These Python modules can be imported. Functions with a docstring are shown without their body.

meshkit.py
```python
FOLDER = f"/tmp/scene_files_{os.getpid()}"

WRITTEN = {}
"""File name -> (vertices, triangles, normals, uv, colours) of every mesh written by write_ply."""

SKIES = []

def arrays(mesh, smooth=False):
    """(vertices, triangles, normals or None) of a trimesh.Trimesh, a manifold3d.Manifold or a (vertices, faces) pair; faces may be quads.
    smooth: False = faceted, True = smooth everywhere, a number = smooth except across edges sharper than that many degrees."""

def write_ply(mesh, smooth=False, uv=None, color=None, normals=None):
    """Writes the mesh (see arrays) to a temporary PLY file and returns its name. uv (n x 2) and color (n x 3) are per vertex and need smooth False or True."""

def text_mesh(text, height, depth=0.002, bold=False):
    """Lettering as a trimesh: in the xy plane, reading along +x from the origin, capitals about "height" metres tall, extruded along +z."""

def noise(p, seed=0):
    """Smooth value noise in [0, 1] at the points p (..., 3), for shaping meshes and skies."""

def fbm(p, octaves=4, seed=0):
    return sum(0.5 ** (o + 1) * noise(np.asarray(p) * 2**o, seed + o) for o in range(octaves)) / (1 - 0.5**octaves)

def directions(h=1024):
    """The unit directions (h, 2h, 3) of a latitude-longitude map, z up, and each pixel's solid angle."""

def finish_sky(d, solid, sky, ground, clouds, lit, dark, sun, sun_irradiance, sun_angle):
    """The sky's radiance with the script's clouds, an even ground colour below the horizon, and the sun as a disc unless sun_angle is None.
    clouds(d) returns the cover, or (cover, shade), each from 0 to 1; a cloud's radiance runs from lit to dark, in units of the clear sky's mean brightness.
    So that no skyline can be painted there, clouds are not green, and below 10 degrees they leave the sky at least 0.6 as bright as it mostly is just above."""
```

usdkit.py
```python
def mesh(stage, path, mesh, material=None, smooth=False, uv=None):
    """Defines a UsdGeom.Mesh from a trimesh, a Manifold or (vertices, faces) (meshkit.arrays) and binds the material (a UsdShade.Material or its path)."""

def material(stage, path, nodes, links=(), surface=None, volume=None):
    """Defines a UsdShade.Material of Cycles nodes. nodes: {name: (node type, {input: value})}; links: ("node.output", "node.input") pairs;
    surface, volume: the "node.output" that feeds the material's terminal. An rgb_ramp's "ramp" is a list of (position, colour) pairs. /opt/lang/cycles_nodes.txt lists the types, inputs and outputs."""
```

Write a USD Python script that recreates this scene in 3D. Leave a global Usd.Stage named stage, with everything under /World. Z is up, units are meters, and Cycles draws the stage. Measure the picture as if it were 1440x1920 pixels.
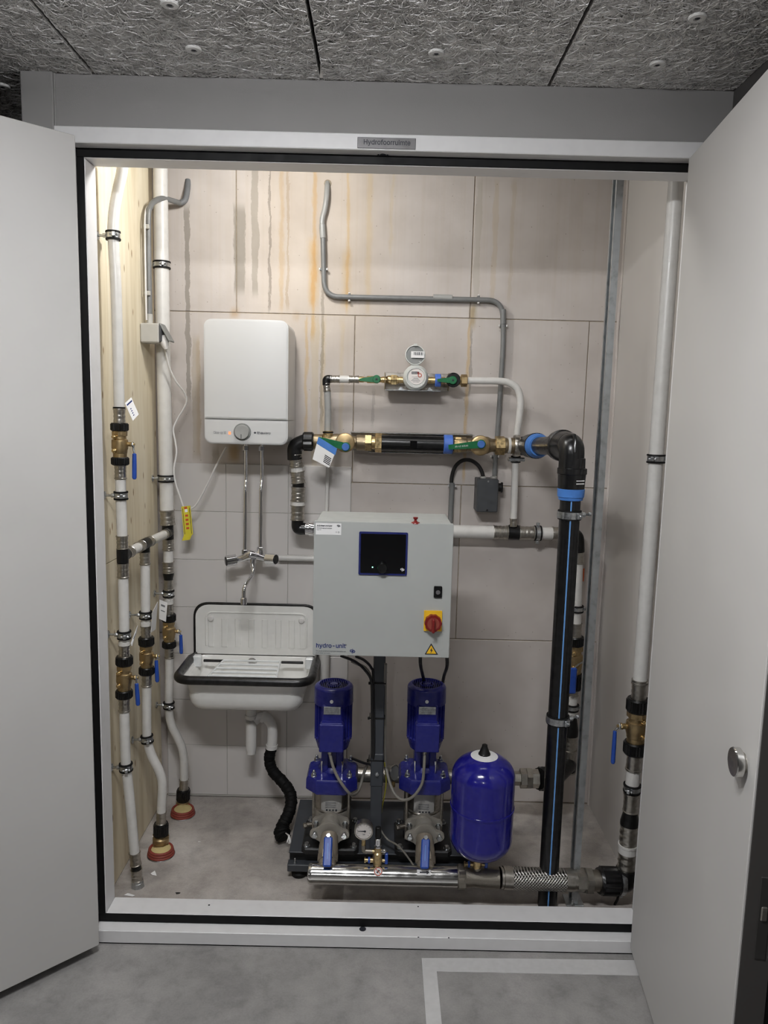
import math, random
import numpy as np, trimesh, shapely
from shapely.geometry import Polygon, Point, box as sbox
from pxr import Usd, UsdGeom, UsdLux, UsdShade, Gf, Sdf
import usdkit, meshkit

stage = Usd.Stage.CreateInMemory()
UsdGeom.SetStageUpAxis(stage, UsdGeom.Tokens.z)
UsdGeom.SetStageMetersPerUnit(stage, 1.0)
UsdGeom.Xform.Define(stage, '/World')
UsdGeom.Scope.Define(stage, '/World/Looks')
rng = np.random.default_rng(7)

# ------------------------------------------------------------------ camera (solved from the frame, the tiles and the floor lines)
FPX = 1400.0
PITCH, ROLL, YAW = np.radians([7.7056, 1.3762, 0.2637])
CAM = np.array([0, -2.095, 1.641])
_f = np.array([np.sin(YAW)*np.cos(PITCH), np.cos(YAW)*np.cos(PITCH), -np.sin(PITCH)])
_r0 = np.array([np.cos(YAW), -np.sin(YAW), 0]); _u0 = np.cross(_r0, _f)
_r = np.cos(ROLL)*_r0 + np.sin(ROLL)*_u0
_u = -np.sin(ROLL)*_r0 + np.cos(ROLL)*_u0
cam = UsdGeom.Camera.Define(stage, '/World/Camera')
cam.CreateHorizontalApertureAttr(36.0); cam.CreateVerticalApertureAttr(48.0)
cam.CreateFocalLengthAttr(36.0*FPX/1440); cam.CreateClippingRangeAttr(Gf.Vec2f(0.05, 100))
M = np.eye(4); M[0, :3] = _r; M[1, :3] = _u; M[2, :3] = -_f; M[3, :3] = CAM
cam.AddTransformOp().Set(Gf.Matrix4d(*M.ravel().tolist()))
cam.CreateExposureAttr(1.3)

# ------------------------------------------------------------------ light: two ceiling luminaires of the garage, one lamp inside the cupboard
def rect(name, loc, w, h, power, col=(1, .97, .93), rx=0):
    l = UsdLux.RectLight.Define(stage, '/World/' + name)
    l.CreateWidthAttr(w); l.CreateHeightAttr(h); l.CreateIntensityAttr(power/(w*h)); l.CreateColorAttr(Gf.Vec3f(*col))
    x = UsdGeom.Xformable(l); x.AddTranslateOp().Set(Gf.Vec3d(*loc))
    if rx: x.AddRotateXOp().Set(rx)
LAMP, FAR, INNER, BULB = 49.0, 26.0, .3, 80.0          # luminaires are built with their fittings in batten()
rect('cupboard_lamp', (-.05, .17, 2.45), 1.25, .07, INNER, (1, .985, .96), 35)
bulb = UsdLux.SphereLight.Define(stage, '/World/cupboard_bulb'); bulb.CreateRadiusAttr(.045); bulb.CreateIntensityAttr(BULB); bulb.CreateColorAttr(Gf.Vec3f(1, .985, .955)); bulb.AddTranslateOp().Set(Gf.Vec3d(-.40, .30, 2.47))

# ------------------------------------------------------------------ helpers
def ray(px, py): return (px-720)/FPX*_r - (py-960)/FPX*_u + _f
def P(px, py, y):
    d = ray(px, py); return CAM + d*((y-CAM[1])/d[1])
def G(px, py, z=0.0):
    d = ray(px, py); return CAM + d*((z-CAM[2])/d[2])
def PX(px, py, x):
    d = ray(px, py); return CAM + d*((x-CAM[0])/d[0])
def Zat(py, x, y):
    v = np.array([x, y, 0.0]) - CAM; k = (py-960)/FPX
    return float(-(v@_u + k*(v@_f))/(_u[2] + k*_f[2]))

_used = {}
def numbered(path):
    n = _used.get(path, 0); _used[path] = n+1
    return path if n == 0 else '%s_%03d' % (path, n)
class T:
    def __init__(s, path, loc): s.path, s.loc = path, np.asarray(loc, float)
def meta(path, label=None, cat=None, group=None, kind=None):
    p = stage.GetPrimAtPath(path)
    for k, v in (('label', label), ('category', cat), ('group', group), ('kind', kind)):
        if v: p.SetCustomDataByKey(k, v)
def thing(name, label, cat, loc=(0, 0, 0), group=None, kind=None):
    path = numbered('/World/' + name)
    x = UsdGeom.Xform.Define(stage, path); x.AddTranslateOp().Set(Gf.Vec3d(*map(float, loc)))
    meta(path, label, cat, group, kind)
    return T(path, loc)
def arr(mesh):
    if isinstance(mesh, (list, tuple)) and not isinstance(mesh[0], np.ndarray):
        mesh = trimesh.util.concatenate([trimesh.Trimesh(*arr(m)[:2], process=False) for m in mesh])
    if hasattr(mesh, 'vertices'): return np.array(mesh.vertices), np.array(mesh.faces)
    v, f = mesh; f = np.asarray(f)
    if f.shape[1] == 4: f = np.vstack([f[:, :3], f[:, [0, 2, 3]]])
    return np.asarray(v, float), f
def part(parent, name, mesh, m, smooth=35, label=None, kind=None):
    v, f = arr(mesh)
    path = numbered(parent.path + '/' + name)
    usdkit.mesh(stage, path, trimesh.Trimesh(v - parent.loc, f, process=False), MAT[m] if isinstance(m, str) else m, smooth=smooth)
    if label or kind: meta(path, label=label, kind=kind)
    return T(path, parent.loc)
def solo(name, mesh, m, label, cat, group=None, kind=None, smooth=35):
    v, f = arr(mesh); loc = [(v[:, 0].min()+v[:, 0].max())/2, (v[:, 1].min()+v[:, 1].max())/2, v[:, 2].min()]
    path = numbered('/World/' + name)
    g = usdkit.mesh(stage, path, trimesh.Trimesh(v - loc, f, process=False), MAT[m] if isinstance(m, str) else m, smooth=smooth)
    g.AddTranslateOp().Set(Gf.Vec3d(*map(float, loc)))
    meta(path, label, cat, group, kind)
    return T(path, loc)

def frame_of(d):
    d = np.asarray(d, float); d = d/np.linalg.norm(d)
    a = np.cross(d, [0, 0, 1.0]) if abs(d[2]) < .9 else np.cross(d, [0, 1.0, 0])
    a /= np.linalg.norm(a); return d, a, np.cross(d, a)
def rings(C, A, B, R, n, cap=True, phase=0.0):
    """tube through centres C with frames A, B and radii R"""
    t = np.arange(n)*2*np.pi/n + phase
    R = np.asarray(R, float)
    v = C[:, None] + R[:, None, None]*(np.cos(t)[None, :, None]*A[:, None] + np.sin(t)[None, :, None]*B[:, None])
    k = len(C); v = v.reshape(-1, 3)
    i, j = np.meshgrid(np.arange(k-1), np.arange(n), indexing='ij')
    q = np.stack([i*n+j, i*n+(j+1) % n, (i+1)*n+(j+1) % n, (i+1)*n+j], -1).reshape(-1, 4)
    f = np.vstack([q[:, :3], q[:, [0, 2, 3]]])
    if cap:
        v = np.vstack([v, C[0], C[-1]]); a, b = len(v)-2, len(v)-1; s = np.arange(n)
        f = np.vstack([f, np.stack([np.full(n, a), (s+1) % n, s], 1), np.stack([np.full(n, b), (k-1)*n+s, (k-1)*n+(s+1) % n], 1)])
    return v, f
def fixw(vf):
    m = trimesh.Trimesh(*vf, process=False)
    if m.volume < 0: m.invert()
    return m
def lathe(a, d, prof, n=20, phase=0.0):
    """profile [(t, r)] along direction d from a"""
    d, A, B = frame_of(d); prof = np.array(prof, float)
    C = np.asarray(a, float) + prof[:, :1]*d
    k = len(C)
    return fixw(rings(C, np.tile(A, (k, 1)), np.tile(B, (k, 1)), np.maximum(prof[:, 1], 1e-5), n, True, phase))
def cyl(a, b, r, n=18, c=None):
    a, b = np.asarray(a, float), np.asarray(b, float); L = np.linalg.norm(b-a)
    c = min(.0012, r*.2, L*.2) if c is None else c
    return lathe(a, b-a, [(0, r-c), (c, r), (L-c, r), (L, r-c)], n)
def hexa(a, b, r, phase=0.0):
    a, b = np.asarray(a, float), np.asarray(b, float); L = np.linalg.norm(b-a); c = min(.0015, L*.2)
    return lathe(a, b-a, [(0, r*.9), (c, r), (L-c, r), (L, r*.9)], 6, phase)
def sweep(pts, r, n=14, cap=True):
    p = np.asarray(pts, float)
    t = np.gradient(p, axis=0); t /= np.linalg.norm(t, axis=1, keepdims=True)+1e-12
    A = np.zeros_like(p); _, A[0], _ = frame_of(t[0])
    for i in range(1, len(p)):
        a = A[i-1] - t[i]*(A[i-1]@t[i]); A[i] = a/np.linalg.norm(a)
    return fixw(rings(p, A, np.cross(t, A), np.broadcast_to(r, (len(p),)), n, cap))
def smoothc(pts, k=8):
    """Catmull-Rom through the points"""
    p = np.asarray(pts, float)
    if len(p) < 3: return np.linspace(p[0], p[-1], k+1)
    q = np.vstack([2*p[0]-p[1], p, 2*p[-1]-p[-2]]); out = []
    for i in range(1, len(q)-2):
        for s in np.arange(k)/k:
            a, b, c, d = q[i-1:i+3]
            out.append(.5*((2*b)+(-a+c)*s+(2*a-5*b+4*c-d)*s*s+(-a+3*b-3*c+d)*s**3))
    out.append(p[-1]); return np.array(out)
def fillet(pts, r, k=8):
    p = [np.asarray(x, float) for x in pts]; out = [p[0]]
    for i in range(1, len(p)-1):
        a, b = p[i-1]-p[i], p[i+1]-p[i]
        la, lb = np.linalg.norm(a), np.linalg.norm(b); rr = min(r, la*.48, lb*.48)
        s, e = p[i]+a/la*rr, p[i]+b/lb*rr
        for t in np.linspace(0, 1, k+1): out.append((1-t)**2*s + 2*t*(1-t)*p[i] + t*t*e)
    out.append(p[-1]); return np.array(out)
def box(lo, hi, b=0.0):
    lo, hi = np.minimum(lo, hi).astype(float), np.maximum(lo, hi).astype(float)
    b = min(b, .45*float((hi-lo).min()))
    if b <= 0:
        return trimesh.creation.box(bounds=[lo, hi])
    pts = []
    for s in np.ndindex(2, 2, 2):
        c = np.where(np.array(s) == 0, lo, hi); i = np.where(np.array(s) == 0, 1, -1)*b
        for k in range(3):
            q = c + i; q[k] = c[k]; pts.append(q)
    return trimesh.convex.convex_hull(np.array(pts))
def obox(c, ax, size, b=0.0):
    """box centred c with axis rows ax (3x3)"""
    s = np.asarray(size)/2; m = box(-s, s, b); v = np.array(m.vertices) @ np.asarray(ax) + np.asarray(c)
    return fixw((v, np.array(m.faces)))
def rrect(x0, z0, x1, z1, r, k=6):
    return sbox(x0+r, z0+r, x1-r, z1-r).buffer(r, quad_segs=k)
def extr(poly, y0, y1):
    """polygon in (x, z) extruded from y0 to y1"""
    polys = getattr(poly, 'geoms', [poly]); out = []
    for g in polys:
        m = trimesh.creation.extrude_polygon(g, abs(y1-y0), engine='earcut')
        v = np.array(m.vertices); w = np.stack([v[:, 0], min(y0, y1)+v[:, 2], v[:, 1]], 1)
        out.append(fixw((w, np.array(m.faces))))
    return trimesh.util.concatenate(out)
def extr_bev(poly, y0, y1, b):
    """as extr with the front edge (y0 side) eased"""
    return trimesh.util.concatenate([extr(poly, y0+b, y1), extr(poly.buffer(-b*.35), y0+b*.35, y0+b+.0002), extr(poly.buffer(-b), y0, y0+b*.36)])
def text(s, x, y, z, h, bold=False, depth=.0006, width=None, sl=0.0):
    """lettering on a plane facing -y, reading +x, baseline at z"""
    m = meshkit.text_mesh(s, h, depth, bold); v = np.array(m.vertices)
    k = 1.0 if width is None else width/(v[:, 0].max()-v[:, 0].min())
    w = np.stack([x + v[:, 0]*k + sl*v[:, 1], y - v[:, 2], z + v[:, 1]], 1)
    return fixw((w, np.array(m.faces)))
def torus(c, d, R, r, n=28, m=10, a0=0, a1=2*np.pi):
    d, A, B = frame_of(d); full = abs(a1-a0-2*np.pi) < 1e-6
    t = np.linspace(a0, a1, n+1)
    p = np.asarray(c) + R*(np.cos(t)[:, None]*A + np.sin(t)[:, None]*B)
    rad = np.cos(t)[:, None]*A + np.sin(t)[:, None]*B
    return fixw(rings(p, rad, np.tile(d, (n+1, 1)), np.full(n+1, r), m, not full))
def hull(pts): return trimesh.convex.convex_hull(np.asarray(pts, float))
def sph(c, r, k=2):
    m = trimesh.creation.icosphere(subdivisions=k, radius=r); m.apply_translation(c); return m

# ------------------------------------------------------------------ materials
MAT = {}
def lin(c): return tuple(((x/255)/12.92 if x/255 <= .04045 else ((x/255+.055)/1.055)**2.4) for x in c)
def mat(name, rgb, rough=.5, metal=0.0, var=.06, scale=30.0, bump=0.0, bscale=200.0, coat=0.0, spec=.5, rvar=.08, emit=None, alpha=None):
    c = lin(rgb); lo = tuple(x*(1-var) for x in c); hi = tuple(min(1, x*(1+var)) for x in c)
    pr = {"metallic": metal, "roughness": rough, "specular_ior_level": spec, "coat_weight": coat}
    if emit: pr["emission_color"] = lin(emit[0]); pr["emission_strength"] = emit[1]
    nodes = {"g": ("geometry", {}), "n": ("noise_texture", {"scale": scale, "detail": 4.0}),
             "r": ("rgb_ramp", {"ramp": [(.3, lo), (.7, hi)]}),
             "q": ("map_range", {"from_min": .3, "from_max": .7, "to_min": max(.02, rough-rvar), "to_max": min(1, rough+rvar)}),
             "p": ("principled_bsdf", pr)}
    links = [("g.position", "n.vector"), ("n.fac", "r.fac"), ("r.color", "p.base_color"), ("n.fac", "q.value"), ("q.result", "p.roughness")]
    if bump:
        nodes["bn"] = ("noise_texture", {"scale": bscale, "detail": 3.0}); nodes["b"] = ("bump", {"strength": bump, "distance": .002})
        links += [("g.position", "bn.vector"), ("bn.fac", "b.height"), ("b.normal", "p.normal")]
    MAT[name] = usdkit.material(stage, '/World/Looks/' + name, nodes, links, surface="p.BSDF")
mat('white_pipe', (203, 201, 197), .35, var=.03)
mat('white_paint', (212, 211, 211), .42, var=.025, bump=.05)
mat('door_white', (188, 186, 183), .5, var=.02, scale=4, bump=.04, bscale=600)
mat('door_edge', (62, 59, 57), .7, var=.06, scale=200)
mat('stainless_matt', (158, 153, 144), .42, .45, var=.05, scale=30)
mat('valve_grey', (146, 136, 122), .45, .45, var=.08, scale=40, bump=.1, bscale=400)
mat('grey_label', (158, 156, 152), .5, var=.03)
mat('white_gloss', (194, 194, 193), .27, var=.004, scale=3, spec=.35, rvar=.005)
mat('enamel', (224, 223, 219), .16, var=.02, coat=.4)
mat('plastic_white', (208, 206, 203), .4, var=.03)
mat('plastic_grey', (172, 170, 164), .45, var=.04)
mat('grey_lid', (120, 122, 120), .4)
mat('meter_grey', (190, 192, 188), .4, var=.03)
mat('conduit', (112, 113, 112), .38, var=.06)
mat('conduit_light', (150, 150, 147), .4, var=.05)
mat('switch_black', (62, 64, 67), .45, var=.06)
mat('cable_black', (22, 21, 21), .5)
mat('cable_grey', (120, 116, 108), .45)
mat('black_plastic', (13, 13, 13), .38, var=.1, spec=.4)
mat('pe_black', (15, 15, 16), .28, var=.04, rvar=.03)
mat('rubber', (14, 13, 13), .65, var=.12, spec=.3)
mat('hose_black', (8, 8, 8), .7, var=.2, spec=.2, bump=.4, bscale=160)
mat('rim_black', (20, 19, 19), .32, var=.08)
mat('seal_black', (9, 9, 10), .6, var=.1, spec=.25)
mat('blue_ring', (66, 118, 190), .4, var=.05)
mat('blue_cap', (62, 104, 172), .4)
mat('stripe_blue', (98, 150, 210), .45)
mat('blue_grip', (34, 72, 158), .38, var=.06)
mat('blue_bonnet', (70, 108, 190), .4)
mat('green', (18, 98, 58), .35, var=.06)
mat('pump_blue', (30, 33, 110), .28, var=.06, bump=.05, bscale=900)
mat('vessel_blue', (27, 25, 122), .17, var=.04, coat=.3)
mat('cabinet_grey', (164, 166, 163), .5, var=.015, bump=.06, bscale=1500)
mat('screen_black', (6, 6, 8), .12, rvar=.02)
mat('bezel_blue', (26, 34, 92), .35)
mat('yellow', (226, 178, 36), .42)
mat('red', (116, 26, 24), .38)
mat('tag_yellow', (206, 192, 50), .5)
mat('ink_red', (188, 78, 44), .5)
mat('ink', (40, 42, 50), .6)
mat('ink_blue', (26, 44, 100), .5)
mat('ink_grey', (110, 112, 114), .6)
mat('paper', (222, 221, 220), .6, var=.02)
mat('plate_grey', (104, 102, 103), .35, metal=.2, var=.05)
mat('chrome', (226, 226, 228), .1, 1.0, var=.02, rvar=.04)
mat('polished', (214, 213, 210), .16, 1.0, var=.03, rvar=.05)
mat('steel', (182, 178, 170), .3, 1.0, var=.04, scale=20, rvar=.05)
mat('zinc', (190, 193, 195), .3, 1.0, var=.06, scale=60, rvar=.06)
mat('galv', (186, 190, 192), .38, 1.0, var=.07, scale=40, rvar=.06)
mat('stainless', (160, 155, 147), .36, 1.0, var=.06, scale=40, rvar=.08)
mat('cast', (146, 140, 130), .45, 1.0, var=.08, scale=60, bump=.2, bscale=500)
mat('brass', (200, 176, 130), .34, 1.0, var=.14, scale=60, rvar=.1)
mat('brass_dull', (172, 150, 112), .42, 1.0, var=.16, scale=50, rvar=.1)
mat('bronze', (150, 136, 112), .45, 1.0, var=.14, scale=50, rvar=.1)
mat('anthracite', (58, 61, 66), .5, var=.06, bump=.06, bscale=900)
mat('cast_black', (24, 24, 25), .5, var=.1, bump=.15, bscale=500)
mat('foam_yellow', (192, 174, 122), .85, bump=.4, bscale=300)
mat('collar_red', (132, 58, 46), .55)
mat('glass_clear', (235, 238, 238), .15, var=.01)
mat('led_red', (255, 80, 50), .4, emit=((255, 70, 40), 2.5))
mat('led_green', (90, 255, 140), .4, emit=((90, 255, 150), 3.0))
mat('lamp_glow', (255, 250, 242), .5, emit=((252, 253, 255), LAMP)); mat('lamp_glow_far', (255, 250, 242), .5, emit=((252, 253, 255), FAR))
mat('dial', (214, 208, 204), .5, var=.02)
mat('gauge_dial', (206, 200, 196), .5, var=.02)
mat('wire_yellow', (168, 160, 60), .5)
mat('dark_wall', (96, 93, 90), .85, var=.05)
mat('dark_hatch', (44, 42, 40), .6, var=.05)
mat('orange_mark', (204, 96, 52), .8)
mat('mortar', (150, 138, 120), .9, var=.2, scale=60, bump=.4)
mat('wall_grey', (138, 136, 135), .75, var=.03, scale=6, bump=.12, bscale=350)
mat('wall_dark_grey', (74, 72, 71), .85, var=.05, scale=40, bump=.3, bscale=250)
mat('garage_wall', (150, 148, 145), .85, var=.03)
mat('board_white', (186, 182, 178), .7, var=.03, scale=5)
mat('tile_white', (206, 202, 199), .22, var=.02, scale=2)
mat('tile_white_b', (202, 198, 195), .24, var=.02, scale=2)
mat('marking', (188, 187, 186), .6, var=.05, scale=50, bump=.1)
mat('panel_grey', (122, 120, 118), .95, var=.2, scale=90, bump=.8, bscale=220)
mat('strand', (218, 216, 214), .9, var=.25, scale=24)
mat('strand_light', (240, 238, 236), .9, var=.2, scale=24)
mat('washer', (214, 213, 211), .5)
mat('transparent_plastic', (220, 222, 222), .2)

def concrete(name, a, b, c):
    nodes = {"g": ("geometry", {}), "n1": ("noise_texture", {"scale": 3.2, "detail": 7.0, "roughness": .62, "distortion": .25}),
             "n2": ("noise_texture", {"scale": 16.0, "detail": 7.0, "roughness": .68, "distortion": .25}), "n3": ("noise_texture", {"scale": 160.0, "detail": 3.0}),
             "r1": ("rgb_ramp", {"ramp": [(.3, lin(a)), (.5, lin(b)), (.72, lin(c))]}),
             "r2": ("rgb_ramp", {"ramp": [(.3, (.8, .8, .8)), (.5, (1, 1, 1)), (.72, (1.1, 1.1, 1.09))]}),
             "r3": ("rgb_ramp", {"ramp": [(.3, (.92, .92, .92)), (.6, (1, 1, 1))]}),
             "m": ("mix_color", {"blend_type": "multiply", "fac": 1.0, "use_clamp": False}), "m2": ("mix_color", {"blend_type": "multiply", "fac": 1.0, "use_clamp": False}),
             "b": ("bump", {"strength": .12, "distance": .003}), "p": ("principled_bsdf", {"roughness": .62, "specular_ior_level": .35})}
    links = [("g.position", "n1.vector"), ("g.position", "n2.vector"), ("g.position", "n3.vector"), ("n1.fac", "r1.fac"), ("n2.fac", "r2.fac"), ("n3.fac", "r3.fac"),
             ("r1.color", "m.a"), ("r2.color", "m.b"), ("m.result", "m2.a"), ("r3.color", "m2.b"), ("m2.result", "p.base_color"), ("n3.fac", "b.height"), ("b.normal", "p.normal")]
    MAT[name] = usdkit.material(stage, '/World/Looks/' + name, nodes, links, surface="p.BSDF")
concrete('concrete', (122, 120, 119), (142, 140, 138), (158, 155, 153))
concrete('concrete_inside', (140, 135, 131), (170, 163, 157), (194, 189, 184))

def plywood():
    nodes = {"g": ("geometry", {}), "mp": ("mapping", {"scale": (4, 9, .8)}), "n": ("noise_texture", {"scale": 1.6, "detail": 7.0, "roughness": .58, "distortion": 1.1}),
             "r": ("rgb_ramp", {"ramp": [(.25, lin((196, 181, 150))), (.5, lin((218, 206, 180))), (.75, lin((230, 221, 200)))]}),
             "mk": ("mapping", {"scale": (8, 24, 7)}), "k": ("voronoi_texture", {"scale": 1.0}), "kr": ("rgb_ramp", {"ramp": [(.0, (.28, .2, .13)), (.07, (.42, .32, .22)), (.12, (1, 1, 1))]}),
             "m": ("mix_color", {"blend_type": "multiply", "fac": 1.0}), "b": ("bump", {"strength": .15, "distance": .002}), "p": ("principled_bsdf", {"roughness": .7, "specular_ior_level": .25})}
    links = [("g.position", "mp.vector"), ("mp.vector", "n.vector"), ("n.fac", "r.fac"), ("g.position", "mk.vector"), ("mk.vector", "k.vector"), ("k.distance", "kr.fac"),
             ("r.color", "m.a"), ("kr.color", "m.b"), ("m.result", "p.base_color"), ("n.fac", "b.height"), ("b.normal", "p.normal")]
    MAT['plywood'] = usdkit.material(stage, '/World/Looks/plywood', nodes, links, surface="p.BSDF")
plywood()

def block_mat():
    """gypsum block with water runs: each run is a soft-edged strip (x0, half width, z from, z to, colour, strength)"""
    def wx(px, py): return float(P(px, py, .893)[0])
    def wz(py): return float(Zat(py, 0, .893))
    W, GR, OR = .893, (142, 136, 124), (206, 160, 84)
    runs = [(352, 5.5, 395, 760, (120, 112, 98), .62), (449, 13, 392, 556, (140, 132, 118), .66), (478, 8, 300, 560, (150, 142, 128), .6), (505, 2.5, 300, 590, (116, 106, 96), .55),
            (528, 5, 300, 590, (196, 166, 122), .55), (540, 3, 300, 585, (170, 146, 112), .4), (589, 5, 300, 640, (204, 160, 86), .55), (588, 12, 450, 580, (208, 164, 92), .55), (604, 3.5, 540, 800, (140, 132, 118), .55),
            (652, 4, 300, 590, (206, 168, 100), .5), (650, 11, 470, 580, (208, 170, 108), .42), (692, 7, 300, 590, (206, 176, 120), .4), (735, 4, 300, 480, (206, 180, 132), .35),
            (440, 10, 586, 602, (178, 132, 64), .8), (555, 8, 592, 602, (178, 136, 70), .7), (574, 4, 595, 850, (204, 168, 110), .6), (606, 5, 598, 830, (206, 180, 130), .45), (590, 9, 596, 880, (200, 180, 140), .35), (640, 5, 598, 860, (206, 182, 136), .35),
            (886, 8, 565, 612, (168, 140, 90), .75), (875, 4, 600, 900, (204, 164, 96), .6), (882, 2, 610, 740, (130, 124, 114), .5), (896, 7, 330, 590, (180, 170, 152), .45), (928, 6, 330, 560, (196, 172, 136), .35), (960, 5, 330, 560, (190, 168, 134), .3),
            (372, 6, 860, 640, (190, 160, 110), .3), (368, 10, 640, 870, (164, 146, 116), .4), (440, 14, 835, 875, (168, 132, 76), .8), (405, 8, 845, 872, (150, 138, 116), .5), (700, 3, 730, 800, (130, 122, 112), .35), (628, 14, 878, 900, (206, 180, 120), .5)]
    nodes = {"g": ("geometry", {}), "s": ("separate_xyz", {}), "mw": ("mapping", {"scale": (30, 1, 9)}), "nw": ("noise_texture", {"scale": 1.0, "detail": 5.0, "roughness": .7}),
             "w": ("math", {"math_type": "multiply_add", "value2": .034, "value3": -.017}), "x": ("math", {"math_type": "add"}),
             "n0": ("noise_texture", {"scale": 5.0, "detail": 5.0}), "r0": ("rgb_ramp", {"ramp": [(.3, lin((178, 170, 164))), (.7, lin((194, 187, 182)))]}),
             "ms": ("mapping", {"scale": (44, 1, .6)}), "ns": ("noise_texture", {"scale": 1.0, "detail": 5.0, "roughness": .6}), "rs": ("rgb_ramp", {"ramp": [(.3, (.92, .88, .81)), (.52, (1, 1, 1))]}),
             "mz": ("map_range", {"from_min": 1.5, "from_max": 2.3, "to_min": 0.0, "to_max": .45, "clamp": True}), "m0": ("mix_color", {"blend_type": "multiply"}),
             "yt": ("map_range", {"range_type": "smoothstep", "from_min": .12, "from_max": .36, "to_min": .5, "to_max": 0.0, "clamp": True}), "yx": ("math", {"math_type": "subtract", "value2": -.27}), "ya": ("math", {"math_type": "absolute"}), "yz": ("map_range", {"range_type": "smoothstep", "from_min": 1.5, "from_max": 2.1, "to_min": 0.0, "to_max": 1.0, "clamp": True}), "ym": ("math", {"math_type": "multiply"}), "y0": ("mix_color", {"blend_type": "multiply", "b": (.98, .90, .76)}),
             "v": ("voronoi_texture", {"scale": 30.0}), "vr": ("rgb_ramp", {"ramp": [(.0, (.45, .42, .38)), (.05, (.6, .58, .55)), (.075, (1, 1, 1))]}), "m1": ("mix_color", {"blend_type": "multiply", "fac": .7}),
             "nb": ("noise_texture", {"scale": 120.0, "detail": 4.0}), "b": ("bump", {"strength": .12, "distance": .002}), "p": ("principled_bsdf", {"roughness": .75, "specular_ior_level": .3})}
    links = [("g.position", "s.vector"), ("g.position", "mw.vector"), ("mw.vector", "nw.vector"), ("nw.fac", "w.value1"), ("s.x", "x.value1"), ("w.value", "x.value2"), ("g.position", "n0.vector"), ("n0.fac", "r0.fac"),
             ("g.position", "ms.vector"), ("ms.vector", "ns.vector"), ("ns.fac", "rs.fac"), ("s.z", "mz.value"), ("mz.result", "m0.fac"), ("r0.color", "m0.a"), ("rs.color", "m0.b"),
             ("g.position", "v.vector"), ("v.distance", "vr.fac"), ("x.value", "yx.value1"), ("yx.value", "ya.value1"), ("ya.value", "yt.value"), ("s.z", "yz.value"), ("yt.result", "ym.value1"), ("yz.result", "ym.value2"), ("ym.value", "y0.fac"), ("m0.result", "y0.a"), ("y0.result", "m1.a"), ("vr.color", "m1.b"), ("g.position", "nb.vector"), ("nb.fac", "b.height"), ("b.normal", "p.normal")]
    prev = "m1.result"
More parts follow.
